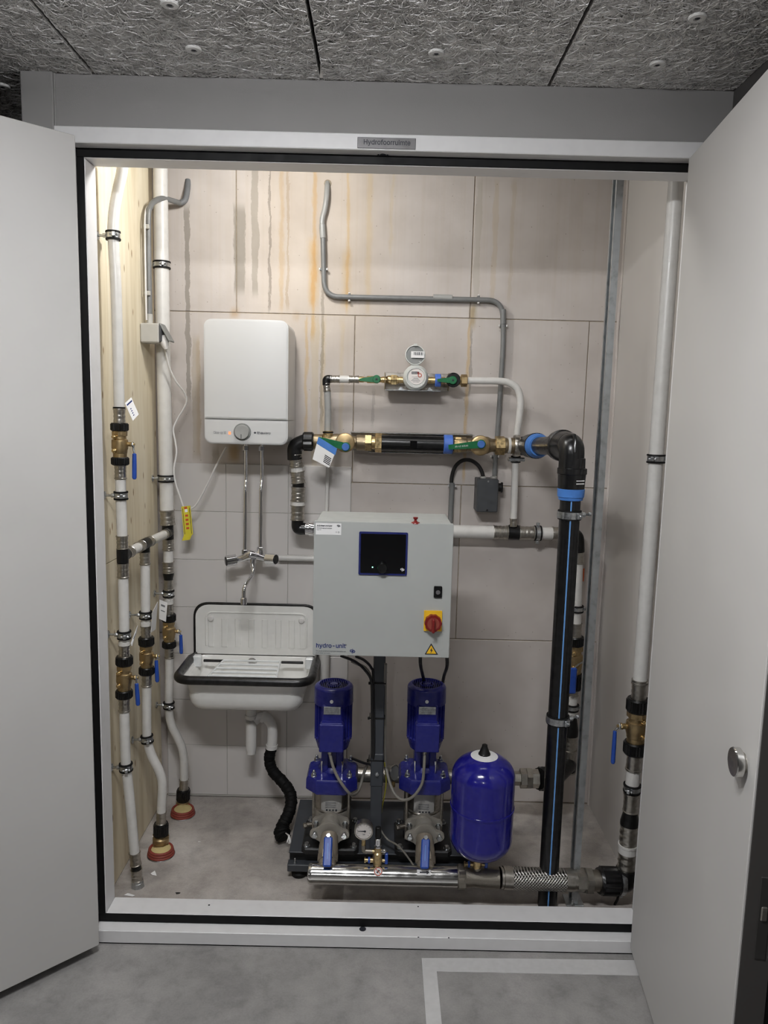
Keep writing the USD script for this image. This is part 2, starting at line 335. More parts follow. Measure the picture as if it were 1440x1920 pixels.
    for i, (px, hw, p0, p1, col, k) in enumerate(runs):
        x0 = wx(px, (p0+p1)/2); h = hw*.72/468.0; orange = col[0]-col[2] > 60; k = k*(.95 if orange else .95); col = col if not orange else tuple(c*.85+q*.15 for c, q in zip(col, (205, 194, 184))); z1, z0 = wz(p0), wz(p1)
        if z1 < z0: z0, z1 = z1, z0
        nodes.update({f"d{i}": ("math", {"math_type": "subtract", "value2": x0}), f"a{i}": ("math", {"math_type": "absolute"}),
                      f"q{i}": ("map_range", {"range_type": "smoothstep", "from_min": h*(.2 if orange else .85), "from_max": h*(1.7 if orange else 1.2), "to_min": k, "to_max": 0.0, "clamp": True}),
                      f"u{i}": ("map_range", {"range_type": "smoothstep", "from_min": z0-.02, "from_max": z0+.03, "to_min": 0.0, "to_max": 1.0, "clamp": True}),
                      f"t{i}": ("map_range", {"range_type": "smoothstep", "from_min": z1-.03, "from_max": z1+.02, "to_min": 1.0, "to_max": 0.0, "clamp": True}),
                      f"e{i}": ("math", {"math_type": "multiply"}), f"h{i}": ("math", {"math_type": "multiply"}), f"c{i}": ("mix_color", {"blend_type": "multiply", "b": tuple(min(1, v/w) for v, w in zip(lin(col), lin((205, 194, 184))))})})
        links += [("x.value", f"d{i}.value1"), (f"d{i}.value", f"a{i}.value1"), (f"a{i}.value", f"q{i}.value"), ("s.z", f"u{i}.value"), ("s.z", f"t{i}.value"),
                  (f"u{i}.result", f"e{i}.value1"), (f"t{i}.result", f"e{i}.value2"), (f"e{i}.value", f"h{i}.value1"), (f"q{i}.result", f"h{i}.value2"), (f"h{i}.value", f"c{i}.fac"), (prev, f"c{i}.a")]
        prev = f"c{i}.result"
    links.append((prev, "p.base_color"))
    MAT['gypsum'] = usdkit.material(stage, '/World/Looks/gypsum', nodes, links, surface="p.BSDF")
block_mat()

def braid_mat():
    nodes = {"g": ("geometry", {}), "w1": ("wave_texture", {"scale": 42.0}), "w2": ("wave_texture", {"scale": 42.0}), "m1": ("mapping", {"rotation": (0, 0.78, 0)}), "m2": ("mapping", {"rotation": (0, -0.78, 0)}),
             "mx": ("math", {"math_type": "maximum"}), "r": ("rgb_ramp", {"ramp": [(.3, lin((96, 93, 88))), (.9, lin((215, 213, 208)))]}), "b": ("bump", {"strength": .9, "distance": .003}), "p": ("principled_bsdf", {"metallic": 1.0, "roughness": .3})}
    links = [("g.position", "m1.vector"), ("g.position", "m2.vector"), ("m1.vector", "w1.vector"), ("m2.vector", "w2.vector"), ("w1.fac", "mx.value1"), ("w2.fac", "mx.value2"), ("mx.value", "r.fac"), ("r.color", "p.base_color"), ("mx.value", "b.height"), ("b.normal", "p.normal")]
    MAT['braid'] = usdkit.material(stage, '/World/Looks/braid', nodes, links, surface="p.BSDF")
braid_mat()
def clear_mat():
    MAT['clear'] = usdkit.material(stage, '/World/Looks/clear', {"t": ("transparent_bsdf", {"color": (.93, .94, .94)}), "g": ("glossy_bsdf", {"roughness": .08, "color": (1, 1, 1)}), "d": ("diffuse_bsdf", {"color": (.7, .7, .7)}), "m0": ("mix_closure", {"fac": .18}), "f": ("fresnel", {"IOR": 1.5}), "m": ("mix_closure", {})},
        [("t.BSDF", "m0.closure1"), ("d.BSDF", "m0.closure2"), ("m0.closure", "m.closure1"), ("g.BSDF", "m.closure2"), ("f.fac", "m.fac")], surface="m.closure")
clear_mat()

# ================================================================== the setting
CEIL, XL, XR, YB = 2.507, -.885, .915, .893
fl = thing('floor', 'grey polished concrete slab floor of garage and cupboard', 'floor', (0, 0, 0), kind='structure')
part(fl, 'garage_slab', box((-5, -7, -.1), (.91, .02, 0)), 'concrete')
part(fl, 'garage_slab', box((-5, .02, -.1), (-1.0, 3.2, 0)), 'concrete')
part(fl, 'cupboard_slab', box((-1.0, .02, -.1), (1.1, 1.0, 0)), 'concrete_inside')

ce = thing('ceiling', 'grey wood wool cement panel ceiling with plastic washers', 'ceiling', (0, 0, CEIL), kind='structure')
xs = [-5.0, -4.41, -3.81, -3.21, -2.61, -2.01, -1.395, -.782, -.182, .418, .912]
def panel(x0, x1, y0, y1): return part(ce, 'panel', box((x0+.0035, y0+.0035, CEIL), (x1-.0035, y1-.0035, CEIL+.03), .006), 'panel_grey')
near = []
for i in range(len(xs)-1):
    y1 = 0.012 if xs[i] > -1.5 else 3.2
    for (a, b) in ((-1.75, y1), (-4.2, -1.75), (-7, -4.2)):
        p = panel(xs[i], xs[i+1], a, b)
        if b == y1 and xs[i] >= -1.4: near.append((p, xs[i], xs[i+1]))
p = panel(-1.395, -.975, .012, 3.2); near.append((p, -1.395, -.975))
part(ce, 'panel_backing', box((-5, -7, CEIL+.028), (.95, 3.2, CEIL+.06)), 'dark_wall')
# strands of wood wool standing on the panels that the photograph shows close up
def strands(x0, x1, y0, y1, n, seed):
    g = np.random.default_rng(seed)
    c = np.stack([g.uniform(x0, x1, n), g.uniform(y0, y1, n)], 1); th = g.uniform(0, 2*np.pi, n); L = g.uniform(.022, .06, n); k = g.normal(0, 13, n)
    s = np.linspace(-.5, .5, 6)[None]*L[:, None]
    ang = th[:, None] + k[:, None]*s
    px = c[:, :1] + np.cumsum(np.cos(ang), 1)*(L/6)[:, None] - (L/2*np.cos(th))[:, None]
    py = c[:, 1:] + np.cumsum(np.sin(ang), 1)*(L/6)[:, None] - (L/2*np.sin(th))[:, None]
    px = np.clip(px, x0+.0055, x1-.0055); py = np.clip(py, y0, y1)
    z0 = CEIL - g.uniform(-.0005, .005, n)
    z = z0[:, None] - .0012*np.sin((s/L[:, None]+.5)*np.pi*g.integers(1, 3, n)[:, None])
    w = g.uniform(.0007, .0014, n)[:, None]
    nx, ny = -np.sin(ang)*w, np.cos(ang)*w
    v = np.stack([np.stack([px+nx, py+ny, z+.0006], -1), np.stack([px, py, z-.0010], -1), np.stack([px-nx, py-ny, z+.0006], -1)], 2)   # n,6,3,3
    v = v.reshape(-1, 3); base = (np.arange(n)*18)[:, None, None]; i = np.arange(5)[:, None]*3
    f = []
    for a, b in ((0, 1), (1, 2)):
        q = np.stack([i[:, 0]+a, i[:, 0]+b, i[:, 0]+3+b, i[:, 0]+3+a], 1)
        f += [q[:, [0, 1, 2]], q[:, [0, 2, 3]]]
    f = (np.concatenate(f)[None] + base).reshape(-1, 3)
    return v, f
for k, (p, x0, x1) in enumerate(near):
    ys = (-.5, .012); n = int(34000*(x1-x0)*.52)
    if x1 < -.9: ys, n = (.012, .7), 5200
    part(p, 'wood_strands', strands(x0, x1, ys[0], ys[1], n, 40+k), 'strand', smooth=False, kind='stuff')
    part(p, 'wood_strands', strands(x0, x1, ys[0], ys[1], n//3, 80+k), 'strand_light', smooth=False, kind='stuff')
for px, py in ((318, 5), (363, 90), (818, 97), (1308, 30), (1233, 118), (5, 160)):
    c = G(px, py, CEIL-.005)
    w = part(ce, 'washer', lathe(c+[0, 0, .006], (0, 0, -1), [(0, .0195), (.0105, .0195), (.0125, .0175), (.013, .0085), (.009, .007), (.009, 0)], 24), 'washer')
    part(w, 'screw', lathe(c+[0, 0, -.003], (0, 0, -1), [(0, .0055), (.0022, .0055), (.003, .004), (.0028, .0)], 12), 'ink')

wf = thing('wall_front', 'grey plastered wall above the white cupboard frame', 'wall', (0, 0, 0), kind='structure')
part(wf, 'header', box((-.888, .010, 2.352), (.908, .12, CEIL)), 'wall_grey')
part(wf, 'pilaster', box((-.972, -.003, 0), (-.887, .15, CEIL+.004), .003), 'wall_grey')
part(wf, 'pier', box((-.888, .012, 0), (-.85, .12, 2.36)), 'wall_grey')
part(wf, 'pier', box((.9, .012, 0), (.908, .12, 2.36)), 'wall_grey')
part(wf, 'sealant_joint', cyl((-.8865, .0095, 2.37), (-.8865, .0095, CEIL), .0035, 8), 'wall_grey')
wg = thing('wall_right', 'grey garage wall beside the open right-hand cupboard door', 'wall', (.95, 0, 0), kind='structure')
part(wg, 'wall_face', box((.908, -7, 0), (1.0, .012, CEIL+.05)), 'wall_dark_grey')
wo = thing('wall_outer', 'far walls closing off the garage', 'wall', (0, 0, 0), kind='structure')
part(wo, 'wall_face', box((-5.1, -7.1, 0), (1.0, -7, CEIL)), 'garage_wall'); part(wo, 'wall_face', box((-5.1, -7, 0), (-5, 3.2, CEIL)), 'dark_wall'); part(wo, 'wall_face', box((-5, 3.2, 0), (-.97, 3.3, CEIL)), 'dark_wall')
part(wo, 'wall_face', box((-.99, .15, 0), (-.972, 3.2, CEIL)), 'dark_wall')

# batten luminaires on the garage ceiling: the light of the place
def batten(x, y, L, label, along='y', glow='lamp_glow_far'):
    t = thing('ceiling_light', label, 'lamp', (x, y, CEIL-.075))
    pl = Polygon([(-.075, CEIL-.021), (-.07, CEIL-.05), (.07, CEIL-.05), (.075, CEIL-.021)])
    q = extr(pl, -L/2+.01, L/2-.01); h = box((-.08, -L/2, CEIL-.02), (.08, L/2, CEIL), .004)
    for nm, m, mm in (('housing', h, 'plastic_white'), ('diffuser', q, glow)):
        v, f = arr(m)
        if along == 'x': v = np.stack([-v[:, 1], v[:, 0], v[:, 2]], 1)
        part(t, nm, (v + [x, y, 0], f), mm)
batten(-.25, -1.25, .62, 'opal batten lamp on the garage ceiling nearest the cupboard', 'x', 'lamp_glow')
batten(-.3, -4.6, .9, 'opal batten lamp on the garage ceiling farther from the cupboard')
batten(-3.2, -4.6, .5, 'opal batten lamp in the far left of the garage ceiling')

# cupboard shell
wb = thing('wall_back', 'stained gypsum block back wall of the cupboard with a white tiled splash area', 'wall', (0, YB, 0), kind='structure')
part(wb, 'mortar', box((-.97, YB+.004, 0), (1.0, YB+.1, 2.7)), 'mortar')
x445, x888 = P(443, 470, YB)[0], P(886, 470, YB)[0]; x665 = P(664, 700, YB)[0]; x1100 = P(1100, 700, YB)[0]; x860 = P(860, 1050, YB)[0]
z1, z2, z3 = Zat(593, 0, YB), Zat(906, 0, YB), Zat(1195, 0, YB)
for (za, zb, cuts) in ((z1, 2.7, (x445, x888)), (z2, z1, (x665, x1100)), (z3, z2, (x860-.94, x860)), (.004, z3, (x665-.06, x1100-.02))):
    cs = [-.97] + sorted(c for c in cuts if -.9 < c < .95) + [1.0]
    for a, b in zip(cs[:-1], cs[1:]):
        m = box((a+.0016, YB+rng.uniform(-.0012, .0008), za+.0016), (b-.0016, YB+.05, zb-.0016), .0016); part(wb, 'block', m, 'gypsum')
tzs = [1.417, 1.223, 1.025, .826, .628, .430, .232, .012]
txs = [-.872, -.622, -.372, -.121]
for i in range(3):
    for j in range(7):
        part(wb, 'tile', box((txs[i]+.0009, YB-.009, tzs[j+1]+.0009), (txs[i+1]-.0009, YB+.002, tzs[j]-.0009), .0012), 'tile_white' if (i*3+j) % 3 else 'tile_white_b')
part(wb, 'tile_bed', box((-.873, YB-.0065, .004), (-.1205, YB+.001, 1.4165)), 'plastic_grey')
# orange paint marks near the right corner, pipe chases
for px0, py0, px1, py1 in ((1087, 1066, 1096, 1090), (1113, 1072, 1123, 1089)):
    a, b = P(px0, py1, YB-.0015), P(px1, py0, YB-.0015)
    part(wb, 'paint_mark', box((a[0], YB-.0026, a[2]), (b[0], YB, b[2]), .001), 'orange_mark')

wl = thing('wall_left', 'unpainted plywood boards lining the left side of the cupboard', 'wall', (XL, 0, 0), kind='structure')
part(wl, 'board', box((XL-.018, .118, 1.128), (XL, .845, 2.7), .0015), 'plywood'); part(wl, 'board', box((XL-.0185, .118, 0.002), (XL-.0006, .845, 1.1265), .0015), 'plywood')
part(wl, 'stud', box((XL-.09, .12, 0), (XL-.0205, .9, 2.7)), 'gypsum')
wr = thing('wall_inner_right', 'white board lining the right side of the cupboard', 'wall', (XR, 0, 0), kind='structure')
part(wr, 'board', box((XR, .118, 0), (XR+.08, .95, 2.7), .001), 'board_white')
cj = [P(px, py, YB) for px, py in ((1175, 337), (1166, 500), (1161, 620), (1155, 700), (1131, 1002), (1118, 1180), (1105, 1510))]
part(wr, 'joint_filler', sweep([(XR-.003+.003*math.sin(i*2.3), YB-.004, p[2]) for i, p in enumerate(cj)], .006, 8), 'gypsum')
cc = thing('ceiling_cupboard', 'concrete soffit over the cupboard', 'ceiling', (0, .5, 2.62), kind='structure')
part(cc, 'soffit', box((-.99, .12, 2.62), (1.0, .9, 2.72)), 'garage_wall')

# frame: outer face, black seal in the rebate, inner stop
tr = thing('trim_1', 'white painted door frame with a black seal round the cupboard opening', 'door frame', (0, 0, 0), kind='structure')
part(tr, 'outer_header', box((-.892, 0, 2.327), (.9, .044, 2.3685), .002), 'white_paint')
part(tr, 'inner_header', box((-.892, .042, 2.302), (.9, .118, 2.3685), .002), 'white_paint')
part(tr, 'outer_jamb', box((-.892, 0, 0), (-.848, .044, 2.3267), .002), 'white_paint'); part(tr, 'outer_jamb', box((.862, 0, 0), (.9, .044, 2.3267), .002), 'white_paint')
part(tr, 'inner_jamb', box((-.892, .042, .001), (-.8245, .118, 2.3017), .002), 'white_paint'); part(tr, 'inner_jamb', box((.84, .042, .001), (.9, .118, 2.3017), .002), 'white_paint')
part(tr, 'outer_sill', box((-.848, 0, .003), (.862, .044, .0445), .002), 'white_paint'); part(tr, 'inner_sill', box((-.8245, .042, 0), (.84, .118, .0735), .002), 'white_paint')
for lo, hi in (((-.848, .0395, 2.3035), (.862, .0425, 2.3268)), ((-.848, .0395, .0447), (.862, .0425, .0722)), ((-.8478, .0395, .0722), (-.8265, .0425, 2.3035)), ((.842, .0395, .0722), (.8618, .0425, 2.3035))):
    part(tr, 'seal', box(lo, hi, .001), 'seal_black')
part(tr, 'floor_seal', box((-.848, .002, 0), (.862, .04, .0035)), 'seal_black')
for c, r in ((G(680, 1742, .0445), .0105), (G(392, 1697, .0735), .003), (G(784, 1700, .0735), .0025)):
    part(tr, 'bolt_hole', lathe(c+[0, 0, .0006], (0, 0, -1), [(0, r*.9), (0, r), (.001, r), (.001, 0)], 18), 'ink')
c = G(718, 290, 2.327)
part(tr, 'bolt_keep', [cyl(c+[0, 0, .001], c-[0, 0, .0015], .008, 20), cyl(c+[-.012, 0, .001], c+[-.012, 0, -.003], .0028, 10), cyl(c+[.012, 0, .001], c+[.012, 0, -.003], .0028, 10)], 'ink')
for px in (840, 783):
    q = P(px, 1757, 0); part(tr, 'paint_chip', box((q[0], -.0006, .043), (q[0]+.005, .001, .045), .0003), 'ink')

def leaf(name, label, hinge, d, w, z0, z1, th=.058):
    d = np.array([d[0], d[1], 0.0]); d /= np.linalg.norm(d); h = np.array([hinge[0], hinge[1], 0.0])
    n = np.array([-d[1], d[0], 0.0])
    if n @ (CAM-h) < 0: n = -n
    n[2] = 0
    t = thing(name, label, 'door', (hinge[0], hinge[1], z0), kind='structure')
    ax = np.array([d, n, [0, 0, 1.0]])
    part(t, 'leaf', obox(h + d*w/2 - n*th/2 + [0, 0, (z0+z1)/2], ax, (w-.002, th, z1-z0), .0018), 'door_white')
    part(t, 'edge_strip', obox(h + d*(w+.0005) - n*(th/2+.002) + [0, 0, (z0+z1)/2], ax, (.003, th-.004, z1-z0-.004), .0008), 'door_edge'); ek = h + d*(w+.002) - n*.038; fe = part(t, 'lock_plate', obox(ek + [0, 0, .70], ax, (.0036, .022, .17), .0015), 'dark_hatch'); part(fe, 'latch', obox(ek + [0, 0, .71], ax, (.008, .012, .03), .002), 'steel')
    for z in (z0+.25, (z0+z1)/2, z1-.25):
        a = h - n*(th+.006) - d*.004; part(t, 'hinge', cyl(a+[0, 0, z-.05], a+[0, 0, z+.05], .008, 14), 'zinc')
    return t, h, d, n
d1, h1, dd1, n1 = leaf('door_1', 'wide open left-hand white cupboard door', (-.812, -.048), (-.7249, -.6889), .81, .034, 2.329)
d2, h2, dd2, n2 = leaf('door_2', 'right-hand white cupboard door with a round steel knob', (.796, -.006), (-.11, -.994), .782, .03, 2.324)
kc = np.array([.715, -.724, .981]); kc = h2 + dd2*((kc-h2)@dd2) + [0, 0, .981]
kn = part(d2, 'knob', lathe(kc, n2, [(0, .012), (.006, .012), (.006, .0265), (.0075, .0285), (.019, .0285), (.021, .027), (.0205, 0)], 40), 'polished')
part(kn, 'rosette', lathe(kc, n2, [(0, .02), (.003, .02), (.004, .018), (.004, 0)], 30), 'steel')

# painted line on the garage floor
mk = [G(*p, .0) for p in ((790, 1797), (820, 1822), (1190, 1828), (1185, 1800))]
poly = Polygon([(.156, -.034), (.156, -1.6), (.198, -1.6), (.198, -.087), (.87, -.087), (.87, -.024), (.52, -.027), (.3, -.03)])
m = trimesh.creation.extrude_polygon(poly, .0012, engine='earcut')
solo('floor_marking', m, 'marking', 'white painted right-angled line on the concrete in front of the right door', 'floor marking')

# name plate on the frame
sg = thing('name_plate', 'small grey plate reading Hydrofoorruimte on the head of the white frame', 'sign', (-.007, -.002, 2.333))
part(sg, 'plate', box((-.0845, -.0022, 2.3305), (.0705, .001, 2.3585), .0008), 'plate_grey')
part(sg, 'lettering', text('Hydrofoorruimte', -.069, -.0021, 2.3405, .0122, True, width=.124), 'ink')

# ================================================================== pipework on the left board
class CL:
    """centreline given as pixels (px, py) lying in the plane y, followed by the row py"""
    def __init__(s, pts, y): s.py = np.array([p[1] for p in pts], float); s.p = np.array([P(p[0], p[1], y) for p in pts])
    def at(s, py): return np.array([np.interp(py, s.py, s.p[:, k]) for k in range(3)])
    def dir(s, py): d = s.at(py+2)-s.at(py-2); return d/np.linalg.norm(d)
    def path(s, a, b, n=None):
        n = n or max(2, int(abs(b-a)/5)); return np.array([s.at(v) for v in np.linspace(a, b, n)])
def smooth_cl(pts, y):
    q = smoothc([(p[0], p[1], 0) for p in pts], 6); return CL([(v[0], v[1]) for v in q], y)
def sleeve_prof(L, r):
    e = r*1.09; return [(0, r*.98), (0, e*1.09), (L*.07, e*1.1), (L*.1, e), (L*.30, e), (L*.33, e*.955), (L*.44, e*.955), (L*.47, e), (L*.58, e), (L*.61, e*.955), (L*.72, e*.955), (L*.75, e), (L*.93, e), (L*.95, e*1.07), (L, e*1.06), (L, r*.98)]
def straight(c, a, b): A, B = c.at(a), c.at(b); return A, B-A, float(np.linalg.norm(B-A))
def run(t, c, r, segs):
    for s in segs:
        k, a, b = s[:3]; rr = s[3] if len(s) > 3 else r
        if k == 'pipe': part(t, 'pipe', sweep(c.path(a, b), rr, 20), 'white_pipe')
        elif k == 'sleeve': A, d, L = straight(c, a, b); part(t, 'press_sleeve', lathe(A, d, sleeve_prof(L, rr), 22), 'steel')
        elif k == 'black': A, d, L = straight(c, a, b); part(t, 'coupling', lathe(A, d, [(0, rr), (L*.1, rr*1.06), (L*.9, rr*1.06), (L, rr)], 20), 'black_plastic')
        elif k == 'reducer': A, d, L = straight(c, a, b); part(t, 'reducer', lathe(A, d, [(0, rr), (0, rr*1.08), (L*.25, rr*1.08), (L*.9, s[4]), (L, s[4])], 20), 'black_plastic')
        elif k == 'ring': A, d, L = straight(c, a, b); part(t, 'stop_ring', lathe(A, d, [(0, rr), (0, rr*1.16), (L, rr*1.16), (L, rr)], 20), s[4] if len(s) > 4 else 'black_plastic')
        elif k == 'collar': A, d, L = straight(c, a, b); part(t, 'collar', lathe(A, d, [(0, rr), (0, rr*1.12), (L, rr*1.12), (L, rr)], 20), 'white_pipe')
def knurl(A, d, L, r, n=24):
    """ribbed union nut"""
    d, a, b = frame_of(d); t = np.arange(n*2)*np.pi/n; R = r*(1+.045*np.where(np.arange(n*2) % 2, 1, -1))
    P2 = Polygon(np.stack([R*np.cos(t), R*np.sin(t)], 1)); m = trimesh.creation.extrude_polygon(P2, L*.76, engine='earcut'); v = np.array(m.vertices)
    w = np.asarray(A) + v[:, :1]*a + v[:, 1:2]*b + (v[:, 2:]+L*.12)*d
    return [fixw((w, np.array(m.faces))), lathe(A, d, [(0, r*.86), (0, r*.93), (L*.12, r), (L*.13, r*.9), (L*.87, r*.9), (L*.88, r), (L, r*.93), (L, r*.86)], n)]
def ball_valve(label, c, r, py, ax, hx, hand, grp=None, plug=True):
    """py = rows of nut/body/nut; ax = side of the stem; hx = (pixel x of the grip, top row, bottom row), hand = plane y of the lever"""
    a, b, e, f = py; A, d, L = straight(c, a, f)
    t = thing('ball_valve', label, 'valve', c.at((a+f)/2))
    A, dn, L = straight(c, a, b); part(t, 'union_nut', knurl(A, dn, L, r*1.62), 'black_plastic', smooth=20)
    A, dn, L = straight(c, e, f); part(t, 'union_nut', knurl(A, dn, L, r*1.62), 'black_plastic', smooth=20)
    A, dn, L = straight(c, b, e)
    body = [lathe(A, dn, [(0, r*1.2), (0, r*1.32), (L*.16, r*1.34), (L*.18, r*1.2), (L*.30, r*1.22), (L*.34, r*1.5), (L*.4, r*1.54), (L*.66, r*1.54), (L*.72, r*1.42), (L*.84, r*1.36), (L*.86, r*1.28), (L, r*1.28), (L, r*1.2)], 24), hexa(A+dn*.0, A+dn*.2, r*1.5, .4)]
    bd = part(t, 'body', body, 'brass_dull')
    m0 = A + dn*.5; s = np.array([ax, 0, 0.0])
    if plug:
        for k, rr in ((.22, .30), (.74, .36)):
            q = A + dn*k; w = np.array([-.35*ax, -.93, 0]); part(bd, 'drain_boss', [cyl(q+w*r*1.1, q+w*r*1.85, r*rr*1.25, 12), cyl(q+w*r*1.85, q+w*r*2.1, r*rr*.9, 12)], 'brass')
    st = m0 + s*r*1.45
    part(t, 'stem', [cyl(m0+s*r*1.3, m0+s*r*2.0, r*.42, 14), hexa(m0+s*r*2.0, m0+s*r*2.35, r*.5), cyl(m0+s*r*2.35, m0+s*r*2.9, r*.24, 10)], 'brass')
    part(t, 'lever_nut', hexa(m0+s*r*2.3, m0+s*r*2.62, r*.5, .3), 'zinc')
    g0, g1 = P(hx[0], hx[1], hand), P(hx[0]+(hx[3] if len(hx) > 3 else 0), hx[2], hand)
    e0 = m0 + s*r*2.3
    part(t, 'lever', sweep(fillet([e0, e0+s*r*.35+[0, 0, -.004], (g0+e0)/2+[0, 0, .003], g0+[0, 0, .001], g0+(g1-g0)*.2], .012), .0032, 8), 'zinc')
    dg = g1-g0; Lg = np.linalg.norm(dg)
    part(t, 'grip', lathe(g0, dg, [(0, .0035), (.002, .0062), (Lg*.5, .0072), (Lg-.006, .0072), (Lg-.001, .005), (Lg, .001)], 14), 'blue_grip')
    return t
def pipe_clamp(label, c, d, r, w, wall, grp=None, ear=None):
    """two-part rubber lined clamp round a pipe; w = towards the wall, wall = distance from the pipe axis to the wall"""
    d, a, b = frame_of(d); w = np.asarray(w, float); w -= d*(w@d); w /= np.linalg.norm(w); e = np.cross(d, w); c = np.asarray(c, float)
    t = thing('pipe_clamp', label, 'pipe clamp', c, grp)
    h = .0135
    part(t, 'rubber_liner', lathe(c-d*h, d, [(0, r+.0002), (0, r+.0058), (.0045, r+.0064), (.0055, r+.0028), (2*h-.0055, r+.0028), (2*h-.0045, r+.0064), (2*h, r+.0058), (2*h, r+.0002)], 26), 'rubber')
    part(t, 'band', lathe(c-d*.0075, d, [(0, r+.0025), (0, r+.0045), (.015, r+.0045), (.015, r+.0025)], 26), 'zinc')
    ear = e if ear is None else np.asarray(ear, float)
    for s in (1, -1):
        q = c + s*ear*(r+.0105)
        ey = part(t, 'lug', obox(q, np.array([ear, np.cross(d, ear), d]), (.015, .011, .014), .002), 'zinc')
        k = np.cross(d, ear); part(ey, 'screw', [cyl(q-k*.012, q+k*.012, .0028, 10), hexa(q-k*.012, q-k*.0085, .0048)], 'zinc')
    if wall:
        part(t, 'rod', [cyl(c+w*(r+.004), c+w*wall, .004, 12), hexa(c+w*(r+.004), c+w*(r+.014), .0075)], 'zinc')
        part(t, 'wall_plate', lathe(c+w*wall, -w, [(0, .013), (.003, .013), (.0042, .011), (.0042, 0)], 18), 'zinc')
    return t

r1 = smooth_cl([(231, 300), (228, 326), (222, 352), (215, 390), (212, 425), (213, 460), (217, 530), (219.5, 610), (222, 700), (223.5, 765), (226, 900), (229, 1004), (231, 1090), (233, 1200), (233, 1330), (236, 1435), (239, 1460), (244, 1507), (252, 1595), (256, 1634), (260, 1680)], .28)
R = .0165
t = thing('water_pipe', 'top length of the frontmost left white pipe, bent at the top, above both valves', 'pipe', r1.at(500))
run(t, r1, R, [('pipe', 302, 768), ('ring', 763, 767, R), ('sleeve', 766, 794)])
t = thing('water_pipe', 'middle length of the frontmost left white pipe with the black tee, between its two valves', 'pipe', r1.at(1000))
part(t, 'tee', [lathe(r1.at(1027), r1.dir(1042), [(0, R*1.08), (.004, R*1.13), (.046, R*1.13), (.05, R*1.08)], 20), cyl(r1.at(1042), r1.at(1042)+np.array([.0, .034, 0]), R*1.1, 20)], 'black_plastic')
run(t, r1, R, [('sleeve', 898, 872), ('pipe', 893, 1008), ('sleeve', 1004, 1029), ('sleeve', 1083, 1056), ('pipe', 1080, 1212), ('collar', 1202, 1209), ('sleeve', 1209, 1231)])
t = thing('water_pipe', 'lowest length of the frontmost left white pipe, leaning right down to the floor', 'pipe', r1.at(1500))
run(t, r1, R, [('sleeve', 1333, 1308), ('pipe', 1328, 1602), ('sleeve', 1598, 1621), ('black', 1620, 1629, R*.95), ('sleeve', 1629, 1650)])
A, d, L = straight(r1, 1648, 1675)
part(t, 'floor_coupling', lathe(A, d, [(0, R*1.05), (0, R*1.16), (L*.2, R*1.16), (L*.22, R*1.28), (L*.75, R*1.45), (L, R*1.4), (L, 0)], 8), 'galv')
tee1 = r1.at(1042); T2 = P(271, 1020, .49); T3 = P(317, 998, .785)
ball_valve('brass ball valve with blue lever, upper one of the two on the frontmost left pipe', r1, R, (793, 808, 857, 872), 1, (252, 850, 899), .28)
ball_valve('brass ball valve with blue lever, lower one of the two on the frontmost left pipe', r1, R, (1230, 1247, 1293, 1308), 1, (256, 1281, 1323, 3), .28)
CG = 'rubber lined clamps on the left water pipes'
for py, where in ((442, 'under the bend of the frontmost left pipe'), (929, 'on the frontmost left pipe below its upper valve'), (1190, 'on the frontmost left pipe above its lower valve'), (1438, 'lowest one on the frontmost left pipe')):
    c = r1.at(py); pipe_clamp('steel pipe clamp with black rubber lining, ' + where, c, r1.dir(py), R, (-1, -.06, 0), c[0]-XL, ear=(.35, -.94, 0))

# cross pipe to the second and third riser
x12 = (T2-tee1)/np.linalg.norm(T2-tee1); x23 = (T3-T2)/np.linalg.norm(T3-T2); L12, L23 = np.linalg.norm(T2-tee1), np.linalg.norm(T3-T2)
t = thing('water_pipe', 'short white plastic pipe joining the three left risers crosswise through black tees', 'pipe', (tee1+T3)/2)
part(t, 'pipe', cyl(tee1+x12*.05, T2-x12*.06, R, 20), 'white_pipe'); part(t, 'pipe', cyl(T2+x23*.06, T3-x23*.06, R, 20), 'white_pipe')
part(t, 'press_sleeve', lathe(tee1+x12*.072, -x12, sleeve_prof(.04, R), 22), 'steel'); part(t, 'press_sleeve', lathe(T2-x12*.068, x12, sleeve_prof(.04, R), 22), 'steel')
part(t, 'press_sleeve', lathe(T2+x23*.068, -x23, sleeve_prof(.04, R), 22), 'steel'); part(t, 'press_sleeve', lathe(T3-x23*.075, x23, sleeve_prof(.04, R), 22), 'steel')
part(t, 'tee', [lathe(T2-x12*.03, x12, [(0, R*1.06), (.004, R*1.2), (.056, R*1.2), (.06, R*1.06)], 20), cyl(T2, T2-[0, 0, .03], R*1.1, 20)], 'black_plastic')

